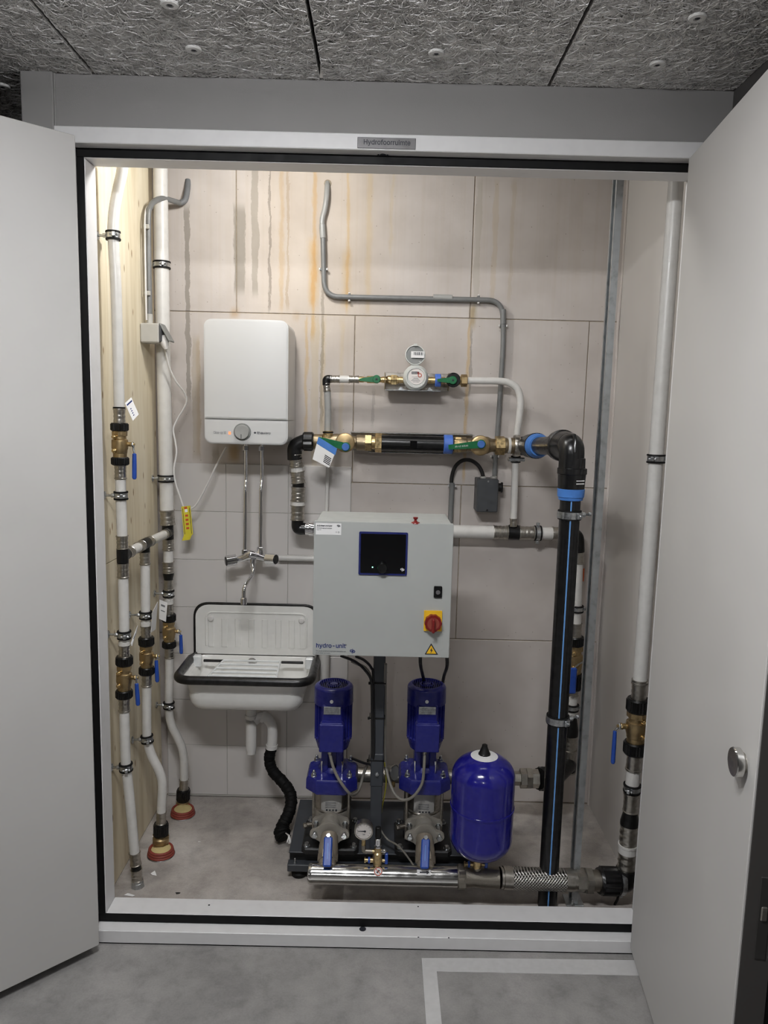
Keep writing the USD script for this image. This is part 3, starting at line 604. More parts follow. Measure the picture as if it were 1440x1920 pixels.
r2 = smooth_cl([(271, 1022), (272, 1060), (273, 1150), (275, 1230), (275, 1300), (275, 1365), (277, 1392), (285, 1418), (296, 1440), (303, 1459), (304.5, 1480), (302.5, 1523), (301, 1610)], .49)
t = thing('water_pipe', 'short straight length of the middle left riser between the cross pipe and its valve', 'pipe', r2.at(1100))
run(t, r2, R, [('sleeve', 1058, 1035), ('pipe', 1054, 1178), ('collar', 1166, 1173), ('sleeve', 1173, 1196)])
t = thing('water_pipe', 'lower length of the middle left riser with an S-bend down to the front red collar', 'pipe', r2.at(1400))
run(t, r2, R, [('sleeve', 1286, 1263), ('pipe', 1282, 1527), ('sleeve', 1544, 1522)])
A, d, L = straight(r2, 1543, 1566); part(t, 'coupling', knurl(A, d, L, R*1.6), 'black_plastic', smooth=20)
A, d, L = straight(r2, 1565, 1592); part(t, 'floor_fitting', [lathe(A, d, [(0, R*1.3), (L*.15, R*1.5), (L*.2, R*1.75), (L*.5, R*1.8), (L*.55, R*1.5), (L*.6, R*1.75), (L, R*1.7)], 24), hexa(A+d*L*.22, A+d*L*.5, R*1.9)], 'brass_dull')
ball_valve('brass ball valve with blue lever on the middle left riser, half hidden tags above it', r2, R, (1194, 1210, 1250, 1264), 1, (293, 1238, 1279, 2), .49)
for py, where in ((1153, 'on the middle left riser above its valve'), (1385, 'on the middle left riser above its S-bend')):
    c = r2.at(py); pipe_clamp('steel pipe clamp with black rubber lining, ' + where, c, r2.dir(py), R, (-1, -.06, 0), c[0]-XL, ear=(.35, -.94, 0))

r3 = smooth_cl([(301, 300), (301, 345), (303, 480), (307, 690), (311, 860), (313, 953), (315, 1000), (316, 1100), (317, 1190), (317.5, 1265), (317, 1332), (322, 1360), (333, 1383), (341, 1402), (344.5, 1424), (345, 1462), (343, 1500), (342, 1530)], .785)
RB = .0262
t = thing('water_pipe', 'thick white riser in the left rear corner, thinner below the cross pipe', 'pipe', r3.at(1000))
run(t, r3, R, [('pipe', 296, 960, RB), ('sleeve', 956, 984, RB*.97), ('sleeve', 1031, 1011, R*1.2), ('pipe', 1028, 1056, R*1.15), ('sleeve', 1053, 1074, R*1.2), ('reducer', 1073, 1088, R*1.2, R), ('sleeve', 1106, 1087, R*.98), ('pipe', 1104, 1134), ('collar', 1124, 1132), ('sleeve', 1132, 1153)]); up3 = t
t = thing('water_pipe', 'lower length of the rear left riser, bent down to the rear red collar', 'pipe', r3.at(1400))
run(t, r3, R, [('sleeve', 1233, 1213), ('pipe', 1230, 1466), ('sleeve', 1480, 1461)])
part(up3, 'tee', [lathe(r3.at(982), r3.dir(998), [(0, R*1.25), (.004, R*1.32), (.058, R*1.32), (.06, R*1.2)], 20), cyl(T3, T3-x23*.05, R*1.14, 20)], 'black_plastic')
A, d, L = straight(r3, 1479, 1501); part(t, 'coupling', knurl(A, d, L, R*1.6), 'black_plastic', smooth=20)
A, d, L = straight(r3, 1500, 1519); part(t, 'floor_fitting', [lathe(A, d, [(0, R*1.3), (L*.2, R*1.6), (L*.6, R*1.75), (L, R*1.6)], 24)], 'brass_dull')
ball_valve('brass ball valve with blue lever on the rear left riser beside the sink', r3, R, (1151, 1165, 1202, 1214), 1, (339, 1190, 1226, 1), .785)
for py, rr, where in ((497, RB, 'high on the thick rear riser'), (897, RB, 'on the thick rear riser by the tile edge'), (1113, R, 'on the rear left riser just below its reducer'), (1322, R, 'on the rear left riser left of the sink')):
    c = r3.at(py); pipe_clamp('steel pipe clamp with black rubber lining, ' + where, c, r3.dir(py), rr, (-1, -.06, 0), c[0]-XL-.0, ear=(.35, -.94, 0))

# foam filled red collars in the floor
for (px, py, y, lab) in ((302, 1600, .47, 'red floor collar with yellow foam round the foot of the middle left riser'), (343, 1525, .75, 'red floor collar with yellow foam round the foot of the rear left riser')):
    c = G(px, py+2); t = thing('floor_collar', lab, 'pipe collar', (c[0], c[1], 0))
    for k in range(3): part(t, 'ring', torus((c[0], c[1], .006+k*.0085), (0.05, 0, 1), .044-.002*k, .0052, 32, 10), 'collar_red')
    g = lathe((c[0], c[1], .0), (0, 0, 1), [(0, .044), (.016, .043), (.026, .034), (.03, .02), (.03, 0)], 28); v = np.array(g.vertices); v[:, 2] += .006*(meshkit.noise(v*90)-.5)*(v[:, 2] > .004); g = (v, np.array(g.faces))
    part(t, 'foam', g, 'foam_yellow')
    part(t, 'wire', torus((c[0], c[1], .002), (0, 0, 1), .049, .0016, 30, 6), 'zinc')

# label tags tied to the risers
def tag_card(label, pxs, y0, y1, m='paper', lines=3, cat='tag'):
    q = [P(px, py, yy) for (px, py), yy in zip(pxs, (y0, y1, y1, y0))]
    q = np.array(q); n = np.cross(q[1]-q[0], q[3]-q[0]); n /= np.linalg.norm(n)
    if n[1] > 0: n = -n
    t = thing('label_tag', label, cat, q.mean(0))
    bev = []
    for s in (0, 1): bev += [v + n*(.0008 if s else 0) for v in q]
    part(t, 'card', hull(bev), m, smooth=False)
    ex, ez = q[1]-q[0], q[3]-q[0]
    def bar(u0, v0, u1, v1, mm, nm='print'):
        c = [q[0]+ex*u+ez*v for u, v in ((u0, v0), (u1, v0), (u1, v1), (u0, v1))]
        part(t, nm, hull([p+n*.0008 for p in c]+[p+n*.0011 for p in c]), mm, smooth=False)
    return t, bar
t, bar = tag_card('small white tag tied above the upper valve of the frontmost left pipe', ((234, 756), (246, 745), (260, 777), (249, 789)), .255, .275)
bar(.12, .12, .9, .2, 'ink_blue'); [bar(.3+.0*k, .42+.12*k, .45, .47+.12*k, 'ink_blue') for k in range(4)]
t, bar = tag_card('small white tag hanging behind the middle left riser, edge-on to the viewer', ((286, 1148), (296, 1128), (292, 1180), (283, 1186)), .46, .52)
bar(.3, .2, .6, .8, 'ink_grey')
t, bar = tag_card('white tag hanging in front of the rear left riser over its valve', ((299, 1124), (314, 1130), (311, 1166), (298, 1160)), .74, .757)
bar(.2, .2, .7, .3, 'ink_grey'); bar(.2, .5, .7, .55, 'ink_grey')
t, bar = tag_card('pale tag hanging edge-on under the clamp of the frontmost left pipe', ((245, 1206), (258, 1172), (256, 1186), (247, 1212)), .25, .30)
bar(.3, .3, .6, .6, 'ink_grey')

# ================================================================== electric things on the left and back wall
def wire(t, name, pts, r, m, n=10, k=8): return part(t, name, sweep(smoothc(pts, k), r, n), m)
def W(px, py, y=.875): return P(px, py, y)
# socket box with raised lid, its conduit, the white flex and its yellow tag
q = PX(291, 622, -.885); yb = .665
b0, b1 = P(268, 642, yb), P(299, 606, yb)
t = thing('socket_box', 'pale grey socket box with its dark lid propped open, beside the thick left riser', 'socket', ((b0[0]+XL)/2, yb, b0[2]))
part(t, 'back_box', box((XL+.001, yb-.0, b0[2]), (b1[0]-.004, yb+.07, b1[2]), .004), 'plastic_grey')
part(t, 'socket_face', box((b1[0]-.006, yb+.006, b0[2]+.006), (b1[0]+.004, yb+.064, b1[2]-.006), .002), 'switch_black')
l0, l1 = P(299, 606, yb+.01), P(318, 640, yb+.01)
dl = l1-l0; dl[1] = 0; ll = np.linalg.norm(dl); dl /= ll; nl = np.cross(dl, [0, 1.0, 0])
part(t, 'lid', obox((l0+l1)/2+[0, .028, 0], np.array([dl, [0, 1.0, 0], nl]), (ll, .062, .006), .002), 'grey_lid')
part(t, 'plug', lathe(P(308, 640, yb+.03), (.25, -.05, -1), [(-.02, .014), (.004, .016), (.02, .012), (.03, .006)], 16), 'plastic_white')
part(t, 'gland', cyl(P(281, 607, yb+.035), P(280.5, 589, yb+.035), .0115, 16), 'plastic_grey')
cx = [P(280.5, 590, .70), P(278, 420, .70), P(282, 388, .71), P(292, 376, .735), P(306, 372, .77), P(322, 376, .82), P(338, 381, .862), P(347, 375, .868), P(351, 358, .88), P(352.5, 338, .897)]
t = thing('conduit', 'dark grey conduit bending off the left riser into the back wall', 'conduit', cx[4])
wire(t, 'tube', cx[:-3], .0098, 'conduit', 14); wire(t, 'tube_end', cx[-4:], .0108, 'ink_grey', 14)
t = thing('conduit', 'thin ivory cable run clipped to the plywood behind the left grey conduit', 'cable', P(272, 500, .69))
wire(t, 'cable', [P(274.5, 600, .68), P(272.5, 500, .68), P(271.5, 420, .68), P(273, 396, .70), P(277, 386, .72)], .0034, 'plastic_white', 8)
for py, wh in ((425, 'upper'), (550, 'lower')):
    c = P(274.5 if py < 500 else 276.5, py, .685); s = thing('conduit_clip', 'pale plastic clip on the left conduit, the %s of the two' % wh, 'clip', c)
    part(s, 'saddle', box(c+[-.011, -.006, -.008], c+[.011, .004, .008], .002), 'plastic_grey'); part(s, 'nail', cyl(c+[-.004, -.007, 0], c+[-.004, -.003, 0], .002, 8), 'zinc')
fx = [P(309, 648, .70), P(311, 660, .72), P(318, 690, .74), P(330, 715, .76), P(345, 735, .79), P(350, 750, .80), P(345, 765, .8), P(333, 785, .8), P(325, 805, .795), P(329, 830, .79), P(331, 850, .785), P(326, 880, .78), P(329, 905, .78), P(337, 930, .78), P(343, 948, .78)]
f2 = [P(343, 948, .78), P(349, 956, .776), P(357, 954, .776), P(367, 947, .78), P(380, 925, .785), P(395, 895, .79), P(408, 868, .795), P(424, 838, .80)]
t = thing('power_cord', 'white flex hanging from the socket down to the yellow tag and up to the boiler', 'cable', fx[8])
wire(t, 'flex', fx + f2[1:], .0036, 'plastic_white', 10, 6)
t, bar = tag_card('yellow warning tag with red lettering hanging on the white flex', ((340, 950), (357, 948), (362, 1002), (345, 1006)), .772, .772, 'tag_yellow', cat='tag')
bar(.3, .02, .62, .09, 'ink_red'); bar(.33, .1, .66, .2, 'glass_clear', 'hole')
for k in range(4): bar(.34, .28+.14*k, .66, .35+.14*k, 'ink_red'); 
[bar(u, .06, u+.05, .93, 'ink') for u in (.1, .85)]
q0 = P(341, 1000, .771); t2 = part(t, 'flap', hull([P(*p, yy) for p in ((345, 1003), (361, 1000), (356, 1012), (341, 1014)) for yy in (.771, .7725)]), 'tag_yellow', smooth=False)

# central conduit
cp = [W(614, 343, .90), W(613.5, 352, .884), W(612, 372), W(609, 392), W(604.5, 410), W(604, 424)]
t = thing('conduit', 'grey conduit from the hole high in the wall, stepping right and down behind the meters', 'conduit', W(750, 556))
wire(t, 'light_end', cp, .0105, 'conduit_light', 14)
part(t, 'socket', cyl(W(604, 421), W(605.5, 447), .0118, 16), 'conduit_light')
p2 = fillet([W(605.5, 445), W(608, 556), W(942, 563), W(944, 640), W(935, 780), W(927, 893)], .06, 10)
part(t, 'tube', sweep(p2, .0098, 14), 'conduit')
part(t, 'socket', cyl(W(812, 557.5), W(848, 558.5), .0118, 16), 'conduit_light'); part(t, 'socket', cyl(W(943.5, 608), W(943.3, 580), .0112, 16), 'conduit')
part(t, 'wall_hole', lathe(W(614.5, 344, YB-.0005), (0, 1, 0), [(0, 0), (0, .0145), (.001, .0145), (.001, 0)], 18), 'mortar')
for px, py, o, wh in ((606.5, 505, 0, 'just above the lower left bend of the central conduit'), (655, 557, 1, 'left end of the horizontal stretch of the central conduit'), (897, 561, 1, 'right end of the horizontal stretch of the central conduit'), (943, 611, 0, 'below the upper right bend of the central conduit'), (927.5, 856, 0, 'on the conduit just below the big right valve')):
    c = W(px, py); e = np.array([1.0, 0, 0]) if o == 0 else np.array([0, 0, 1.0]); al = np.array([0, 0, 1.0]) if o == 0 else np.array([1.0, 0, 0])
    s = thing('conduit_clip', 'small clip ' + wh, 'clip', c)
    part(s, 'saddle', obox(c+[0, .006, 0], np.array([e, [0, 1.0, 0], al]), (.027, .020, .010), .002), 'conduit')
    for k in (-1, 1): part(s, 'tip', obox(c+e*k*.0145+[0, -.003, 0], np.array([e, [0, 1.0, 0], al]), (.005, .010, .009), .0015), 'plastic_white')

# black isolator box with cable loop
y = .80
a, b = P(893, 960, y), P(936, 899, y)
t = thing('isolator_switch', 'small black isolator box with a side knob on the back wall under the meter line', 'switch', ((a[0]+b[0])/2, y+.04, a[2]))
part(t, 'box', box((a[0], y+.022, a[2]), (b[0], YB, b[2]), .003), 'switch_black')
part(t, 'cover', box((a[0]-.001, y, a[2]+.0), (b[0]-.001, y+.022, b[2]), .004), 'switch_black')
part(t, 'screw', cyl(((a[0]+b[0])/2, y-.001, b[2]-.009), ((a[0]+b[0])/2, y+.003, b[2]-.009), .004, 12), 'ink_grey'); part(t, 'screw', cyl(((a[0]+b[0])/2, y-.001, a[2]+.008), ((a[0]+b[0])/2, y+.003, a[2]+.008), .004, 12), 'black_plastic')
kn = part(t, 'knob', cyl((b[0], y+.045, b[2]-.035), (b[0]+.017, y+.045, b[2]-.035), .017, 20), 'black_plastic'); part(kn, 'knob_grip', box((b[0]+.014, y+.040, b[2]-.055), (b[0]+.023, y+.050, b[2]-.015), .002), 'black_plastic')
part(t, 'gland', cyl(P(925.5, 901, y+.05), P(925.5, 893, y+.05), .013, 14), 'plastic_grey'); part(t, 'gland', cyl(P(906, 901, y+.045), P(905.5, 893, y+.045), .012, 14), 'plastic_grey')
t = thing('cable', 'black cable looping from the conduit over to the isolator box', 'cable', P(875, 865, .86))
wire(t, 'flex', [W(846, 915), W(847, 895), W(853, 876, .865), W(866, 864, .85), W(882, 863, .845), W(896, 872, .845), W(904, 886, .845), P(906, 897, .845)], .0076, 'cable_black', 12)
t = thing('conduit', 'short grey conduit standing on the back wall behind the right edge of the control cabinet', 'conduit', W(845, 930))
part(t, 'tube', sweep([W(847.5, 905), W(845, 960), W(842, 1040), W(840, 1100)], .0104, 14), 'conduit')
s = thing('conduit_clip', 'small clip on the short conduit under the cable loop', 'clip', W(847, 912)); c = W(847.5, 911)
part(s, 'saddle', box(c+[-.0135, -.004, -.005], c+[.0135, .016, .005], .002), 'conduit'); [part(s, 'tip', box(c+[k*.0145-.0025, -.008, -.0045], c+[k*.0145+.0025, .002, .0045], .0015), 'plastic_white') for k in (-1, 1)]

# ================================================================== boiler, tap, sink
BX0, BX1, BZ0, BZ1, BY = -.646, -.3435, 1.5085, 1.951, .625
t = thing('boiler', 'white electric water heater with a grey dial on the back wall above the sink', 'water heater', ((BX0+BX1)/2, .76, BZ0))
part(t, 'rear_body', extr(rrect(BX0+.012, BZ0+.01, BX1-.004, BZ1-.008, .03), .80, .889), 'white_gloss')
full = rrect(BX0, BZ0, BX1, BZ1, .028); zc = Zat(787, -.5, BY)
def cover(poly, y0, y1):
    m = extr_bev(poly, y0, y1, .006); v, f = arr(m); v, f = trimesh.remesh.subdivide_to_size(v, f, .02)
    w = (v[:, 0]-(BX0+BX1)/2)/((BX1-BX0)/2); k = v[:, 1] < y0+.012
    v[:, 1] -= np.where(k, .011*(1-w*w), 0); return v, f
part(t, 'cover', cover(full.intersection(sbox(-1, zc+.0008, 0, 3)), BY, .83), 'white_gloss', smooth=28)
cpn = part(t, 'control_panel', cover(full.intersection(sbox(-1, 0, 0, zc-.0008)), BY+.001, .83), 'white_gloss', smooth=28)
c = P(454, 810, BY-.014); yk = BY-.006
part(t, 'dial_ring', lathe((c[0], yk, c[2]), (0, -1, 0), [(0, .0315), (.005, .0315), (.007, .030), (.007, .026)], 36), 'grey_lid')
dk = part(t, 'dial', lathe((c[0], yk, c[2]), (0, -1, 0), [(0, .0268), (.016, .0258), (.018, .0245), (.0175, 0)], 36), 'conduit_light')
part(dk, 'pointer', box((c[0]-.003, yk-.0186, c[2]-.024), (c[0]-.001, yk-.017, c[2]-.008)), 'ink')
i = P(431, 812, BY-.006); part(t, 'indicator', box((i[0]-.0045, yk-.003, i[2]-.005), (i[0]+.0045, yk+.003, i[2]+.005), .001), 'led_red')
def on_cover(m):
    v, f = arr(m); w = (v[:, 0]-(BX0+BX1)/2)/((BX1-BX0)/2); v[:, 1] += BY+.0008-.011*(1-w*w); return v, f
a = P(400, 813, BY-.005); part(cpn, 'lettering', on_cover(text('Close-up 10', a[0], .0, a[2], .0095, width=.046)), 'ink_grey')
a = P(475.5, 813, BY-.01); part(cpn, 'lettering', on_cover([text('itho', a[0]+.0115, 0, a[2]-.001, .0085, True), text('daalderop', a[0]+.0285, 0, a[2]-.001, .008, False, width=.032), extr(Polygon([(a[0], a[2]+.003), (a[0]+.005, a[2]+.007), (a[0]+.010, a[2]+.003), (a[0]+.005, a[2]-.001)]), -.0006, 0)]), 'ink')

YF = .775
def tap_pipe(px0, px1, pyb, lab):
    t = thing('supply_pipe', lab, 'pipe', P(px0, 940, YF)); zt = BZ0-.001
    top = P(px0, 842, .79); top[2] = zt; pts = fillet([top, P(px0+.5, 898, .79), P(px1, 916, YF), P(px1-.6, pyb, YF)], .05, 6)
    part(t, 'tube', sweep(pts, .0074, 14), 'chrome'); part(t, 'nut', hexa(top+[0, 0, -.03], top+[0, 0, -.012], .0125, .3), 'chrome'); part(t, 'nut', hexa(P(px1-.6, pyb, YF)+[0, 0, -.008], P(px1-.6, pyb, YF)+[0, 0, .016], .0125, .3), 'chrome')
tap_pipe(461, 460, 1038, 'left one of the two chrome pipes between the boiler and the tap'); tap_pipe(491, 489, 1033, 'right one of the two chrome pipes between the boiler and the tap')
c = P(471, 1047, YF); t = thing('mixer_tap', 'chrome two-handle wall tap with a bent spout above the utility sink', 'tap', c)
e1, e2 = P(446, 1049, YF), P(498, 1047, YF); ex = (e2-e1)/np.linalg.norm(e2-e1)
bz = smoothc([e1, P(456, 1046, YF), P(466, 1041, YF-.004), P(474, 1040.5, YF-.004), P(484, 1043, YF-.002), e2], 5)
part(t, 'body', [sweep(bz, np.interp(np.linspace(0, 1, len(bz)), [0, .2, .5, .8, 1], [.0125, .0145, .0195, .0145, .0125]), 18), cyl(P(460.5, 1045, YF), P(459.6, 1036, YF), .0115, 14), cyl(P(489, 1042, YF), P(489, 1031, YF), .0115, 14), cyl(P(480, 1040, YF), P(480, 1040, YF)+[0, .115, .012], .012, 14), cyl(P(474, 1045, YF), P(473.5, 1056, YF), .013, 16)], 'chrome')
for e, s, mm in ((e1, -1, 'handle'), (e2, 1, 'handle')):
    n = 10; tt = np.arange(n*4)*2*np.pi/(n*4); rr = .0215*(1+.07*np.cos(tt*5)); d = ex*s + np.array([0, -.42, -.05]); d /= np.linalg.norm(d); d_, A_, B_ = frame_of(d)
    pg = Polygon(np.stack([rr*np.cos(tt), rr*np.sin(tt)], 1)); m = trimesh.creation.extrude_polygon(pg, .04, engine='earcut'); v = np.array(m.vertices); w = e + d*.006 + v[:, :1]*A_ + v[:, 1:2]*B_ + v[:, 2:]*d
    h = part(t, mm, [fixw((w, np.array(m.faces))), cyl(e, e+d*.008, .011, 14)], 'chrome'); part(h, 'cap', lathe(e+d*.0455, d, [(0, .0192), (.003, .0170), (.0035, 0)], 20), 'black_plastic')
part(t, 'spout', [sweep(smoothc([P(474, 1054, YF), P(474.5, 1066, YF-.01), P(473, 1078, YF-.03), P(464, 1092, YF-.07), P(458, 1104, YF-.095), P(457, 1122, YF-.10)], 7), .0078, 14), cyl(P(474, 1055, YF), P(474, 1063, YF-.004), .0105, 14)], 'chrome')
part(t, 'aerator', lathe(P(457, 1120, YF-.10), (0, 0, -1), [(0, .008), (.004, .0125), (.022, .0125), (.027, .0115), (.027, 0)], 18), 'chrome')
t = thing('wall_pipe', 'white tube on the tiles running from the tap behind the control cabinet', 'pipe', P(555, 1047, .85))
part(t, 'tube', sweep([P(522, 1046, .862), P(580, 1047, .862), P(640, 1050, .862)], .0125, 14), 'white_pipe')

SX, SW = -.497, .252
SZ = .632; SYF = .566
def loop(hx, y0, y1, r, z, n=8):
    pg = sbox(SX-hx+r, y0+r, SX+hx-r, y1-r).buffer(r, quad_segs=n); c = np.array(pg.exterior.coords)[:-1]
    # resample at even angles so that all loops correspond
    L = shapely.LineString(np.vstack([c, c[:1]])); d = np.linspace(0, 1, 81)[:-1]; q = np.array([L.interpolate(s, normalized=True).coords[0] for s in d])
    k = np.argmin(np.hypot(q[:, 0]-(SX-hx), q[:, 1]-(y0+y1)/2)); q = np.roll(q, -k, 0)
    return np.column_stack([q, np.full(80, z)])
def loft(loops, close=True, flip=False):
    v = np.vstack(loops + ([loops[-1].mean(0)[None]] if close else [])); n = 80; f = []
    for i in range(len(loops)-1):
        j = np.arange(n); a, b, c, d = i*n+j, i*n+(j+1) % n, (i+1)*n+(j+1) % n, (i+1)*n+j
        f += [np.stack([a, b, c], 1), np.stack([a, c, d], 1)]
    if close: j = np.arange(n); f.append(np.stack([(len(loops)-1)*n+j, (len(loops)-1)*n+(j+1) % n, np.full(n, len(v)-1)], 1))
    f = np.vstack(f); return v, (f[:, ::-1] if flip else f)
yb1 = .868
inner = [loop(SW-.004, SYF+.006, yb1, .05, SZ), loop(SW-.016, SYF+.018, yb1-.006, .048, SZ-.008), loop(SW-.026, SYF+.03, yb1-.012, .046, SZ-.04), loop(SW-.04, SYF+.05, yb1-.024, .045, SZ-.10), loop(SW-.055, SYF+.066, yb1-.04, .045, SZ-.126), loop(SW-.09, SYF+.09, yb1-.07, .04, SZ-.136), loop(.04, .70, .78, .03, SZ-.138)]
outer = [loop(SW-.002, SYF+.004, yb1+.003, .05, SZ-.001), loop(SW-.012, SYF+.014, yb1, .048, SZ-.012), loop(SW-.03, SYF+.034, yb1-.006, .046, SZ-.03), loop(SW-.034, SYF+.038, yb1-.01, .046, SZ-.066), loop(SW-.033, SYF+.036, yb1-.012, .046, SZ-.08), loop(SW-.036, SYF+.04, yb1-.016, .046, SZ-.105), loop(SW-.047, SYF+.052, yb1-.028, .045, SZ-.128), loop(SW-.066, SYF+.072, yb1-.046, .042, SZ-.139), loop(SW-.095, SYF+.09, yb1-.066, .04, SZ-.1425), loop(.04, .70, .78, .03, SZ-.143)]
sk = thing('sink', 'white enamelled utility sink with black edging and a ribbed splash back on the tiles', 'sink', (SX, .72, SZ-.14))
part(sk, 'basin', trimesh.util.concatenate([trimesh.Trimesh(*loft(inner), process=False), trimesh.Trimesh(*loft(outer, flip=True), process=False)]), 'enamel', smooth=50)
ztop = Zat(1133, -.5, .874)
bs = sbox(SX-SW+.003, SZ+.004, SX+SW-.003, ztop-.05).union(rrect(SX-SW+.003, SZ+.03, SX+SW-.003, ztop-.004, .055))
part(sk, 'splash_back', extr(bs, .868, .884), 'enamel')
em = []
for k, hx in enumerate((-.185, -.13, -.075, -.02, .035, .09, .145, .19)):
    em.append(hull([(SX+hx+dx*.6, .869-dy, z) for z in (SZ+.035, ztop-.062) for dx, dy in ((-.024, 0), (.024, 0), (-.015, .0035), (.015, .0035))]))
part(sk, 'rib', em, 'enamel', smooth=15)
em = [sweep(fillet([(SX-.205, .868, SZ+.04), (SX-.205, .868, ztop-.035), (SX+.205, .868, ztop-.035), (SX+.205, .868, SZ+.04)], .03), .004, 8)]
part(sk, 'bead', em, 'enamel')
for k, hx in enumerate((-.185, .185)): part(sk, 'screw_cap', lathe((SX+hx, .867, ztop-.062), (0, -1, 0), [(0, .0125), (.004, .0125), (.008, .009), (.009, 0)], 20), 'plastic_white')
part(sk, 'top_edging', sweep(fillet([(SX-SW, .872, SZ+.002), (SX-SW, .872, ztop), (SX+SW, .872, ztop), (SX+SW, .872, SZ+.002)], .06, 10), .0058, 10), 'rim_black')
rp = fillet([(SX-SW+.002, .872, SZ+.004), (SX-SW, .80, SZ+.004), (SX-SW, SYF, SZ+.002), (SX+SW, SYF, SZ+.002), (SX+SW, .80, SZ+.004), (SX+SW-.002, .872, SZ+.004)], .062, 12)
m = sweep(rp, np.interp(np.arange(len(rp)), [0, 2, 6, len(rp)-7, len(rp)-3, len(rp)-1], [.008, .0125, .0165, .0165, .0125, .008]), 14); part(sk, 'rim', m, 'rim_black')
ov = P(473, 1241, .855); part(sk, 'overflow', [torus(ov, (0, 1, .3), .0155, .0035, 24, 8), cyl(ov+[0, .002, 0], ov+[0, .008, 0], .014, 20)], 'chrome')
# wire drop grate resting on the basin edge
gz = SZ+.004
t = thing('drain_grate', 'clear plastic and wire bucket grate lying across the sink basin', 'sink grate', (SX, .72, gz))
gx0, gx1, gy0, gy1 = SX-.118, SX+.108, .60, .79
fr = fillet([(gx0-.02, gy0, gz), (gx0, gy1, gz), (gx1, gy1, gz), (gx1+.012, gy0, gz)], .012, 5)
part(t, 'frame', sweep(np.vstack([fr]), .0042, 8), 'transparent_plastic')
for k, yy in enumerate((.615, .655, .70, .745)): part(t, 'bar', cyl((gx0-.018+(yy-.6)*.1, yy, gz), (gx1+.011-(yy-.6)*.06, yy, gz), .0048, 8), 'transparent_plastic')
part(t, 'hinge_rod', cyl((SX-.2, .80, gz-.006), (gx0-.004, .80, gz-.006), .0055, 10), 'rim_black'); part(t, 'hinge_rod', cyl((gx1+.004, .80, gz-.006), (SX+.2, .80, gz-.006), .0055, 10), 'rim_black')
for s in (-1, 1): part(t, 'hinge_clip', box((SX+s*.225-.016, .785, gz-.03), (SX+s*.225+.016, .815, gz+.016), .004), 'transparent_plastic')

# trap and drain hose
y = .74
t = thing('drain_trap', 'white plastic bottle trap and bend under the utility sink', 'drain trap', P(470, 1400, y))
a = P(471, 1333, y); zb = Zat(1412, a[0], y)
part(t, 'tail_pipe', lathe((a[0], y, SZ-.139), (0, 0, -1), [(0, .021), (.06, .021), (.061, .0245), (.075, .0245), (.077, .0215), (.09, .0215)], 24), 'plastic_white')
part(t, 'bottle', lathe((a[0], y, SZ-.135-.075), (0, 0, -1), [(0, .0205), (0, .0215), (SZ-.21-zb-.02, .0215), (SZ-.21-zb-.015, .0195), (SZ-.21-zb, .019), (SZ-.21-zb+.004, 0)], 24), 'plastic_white')
bp = smoothc([P(476, 1352, y), P(487, 1344, y+.01), P(500, 1347, y+.012), P(509, 1360, y+.012), P(511, 1378, y+.012), P(509, 1404, y+.012)], 6)
part(t, 'bend', sweep(bp, .0205, 20), 'plastic_white'); part(t, 'socket_ring', [lathe(P(491, 1343, y+.012), P(500, 1346, y+.012)-P(491, 1343, y+.012), [(0, .02), (0, .0245), (.012, .0245), (.012, .02)], 20), lathe(P(509.6, 1396, y+.012), (-.02, 0, -1), [(0, .02), (0, .0235), (.016, .0235), (.016, .02)], 20)], 'plastic_white')
e = G(540, 1572); hp = [P(509, 1402, y+.012), P(505, 1424, y+.01), P(512, 1446, y), P(530, 1466, y-.03), P(543, 1485, y-.06), P(546, 1505, y-.09), P(540, 1528, y-.13), P(531, 1546, y-.16), P(529, 1562, y-.185), (P(533, 1573, y-.2)+[0, 0, -.0])]
hp = smoothc(hp, 10); k = np.arange(len(hp))
t = thing('drain_hose', 'black corrugated drain hose snaking from the trap down to the floor', 'hose', e)
part(t, 'hose', sweep(hp, np.interp(k, [0, 40, 70, len(hp)-12, len(hp)-1], [.0215, .023, .0235, .032, .026])*(1+.03*(-1.0)**k+.07*np.sin(k*1.3)*np.sin(k*.41)), 18), 'hose_black')
for j in range(3): part(t, 'loose_end', sweep(smoothc([P(536+3*j, 1562+2*j, .50), P(541+j, 1568, .46), P(538+4*j, 1580+2*j, .44)], 5), .0022, 6), 'plastic_white')
t = thing('wall_pipe', 'thin white tube rising on the tiles above the left part of the control cabinet', 'pipe', P(615, 900, .86))
part(t, 'tube', sweep([P(614.5, 868, .865), P(613, 930, .865), P(611, 1000, .865)], .0072, 12), 'white_pipe'); part(t, 'nut', hexa(P(614.5, 876, .865), P(614.6, 866, .865), .011), 'chrome')
t = thing('wall_pipe', 'white tube on the tiles showing below the left corner of the control cabinet', 'pipe', P(605, 1250, .86))
part(t, 'tube', sweep([P(609, 1200, .84), P(606, 1300, .84), P(604, 1360, .84)], .021, 16), 'white_pipe')

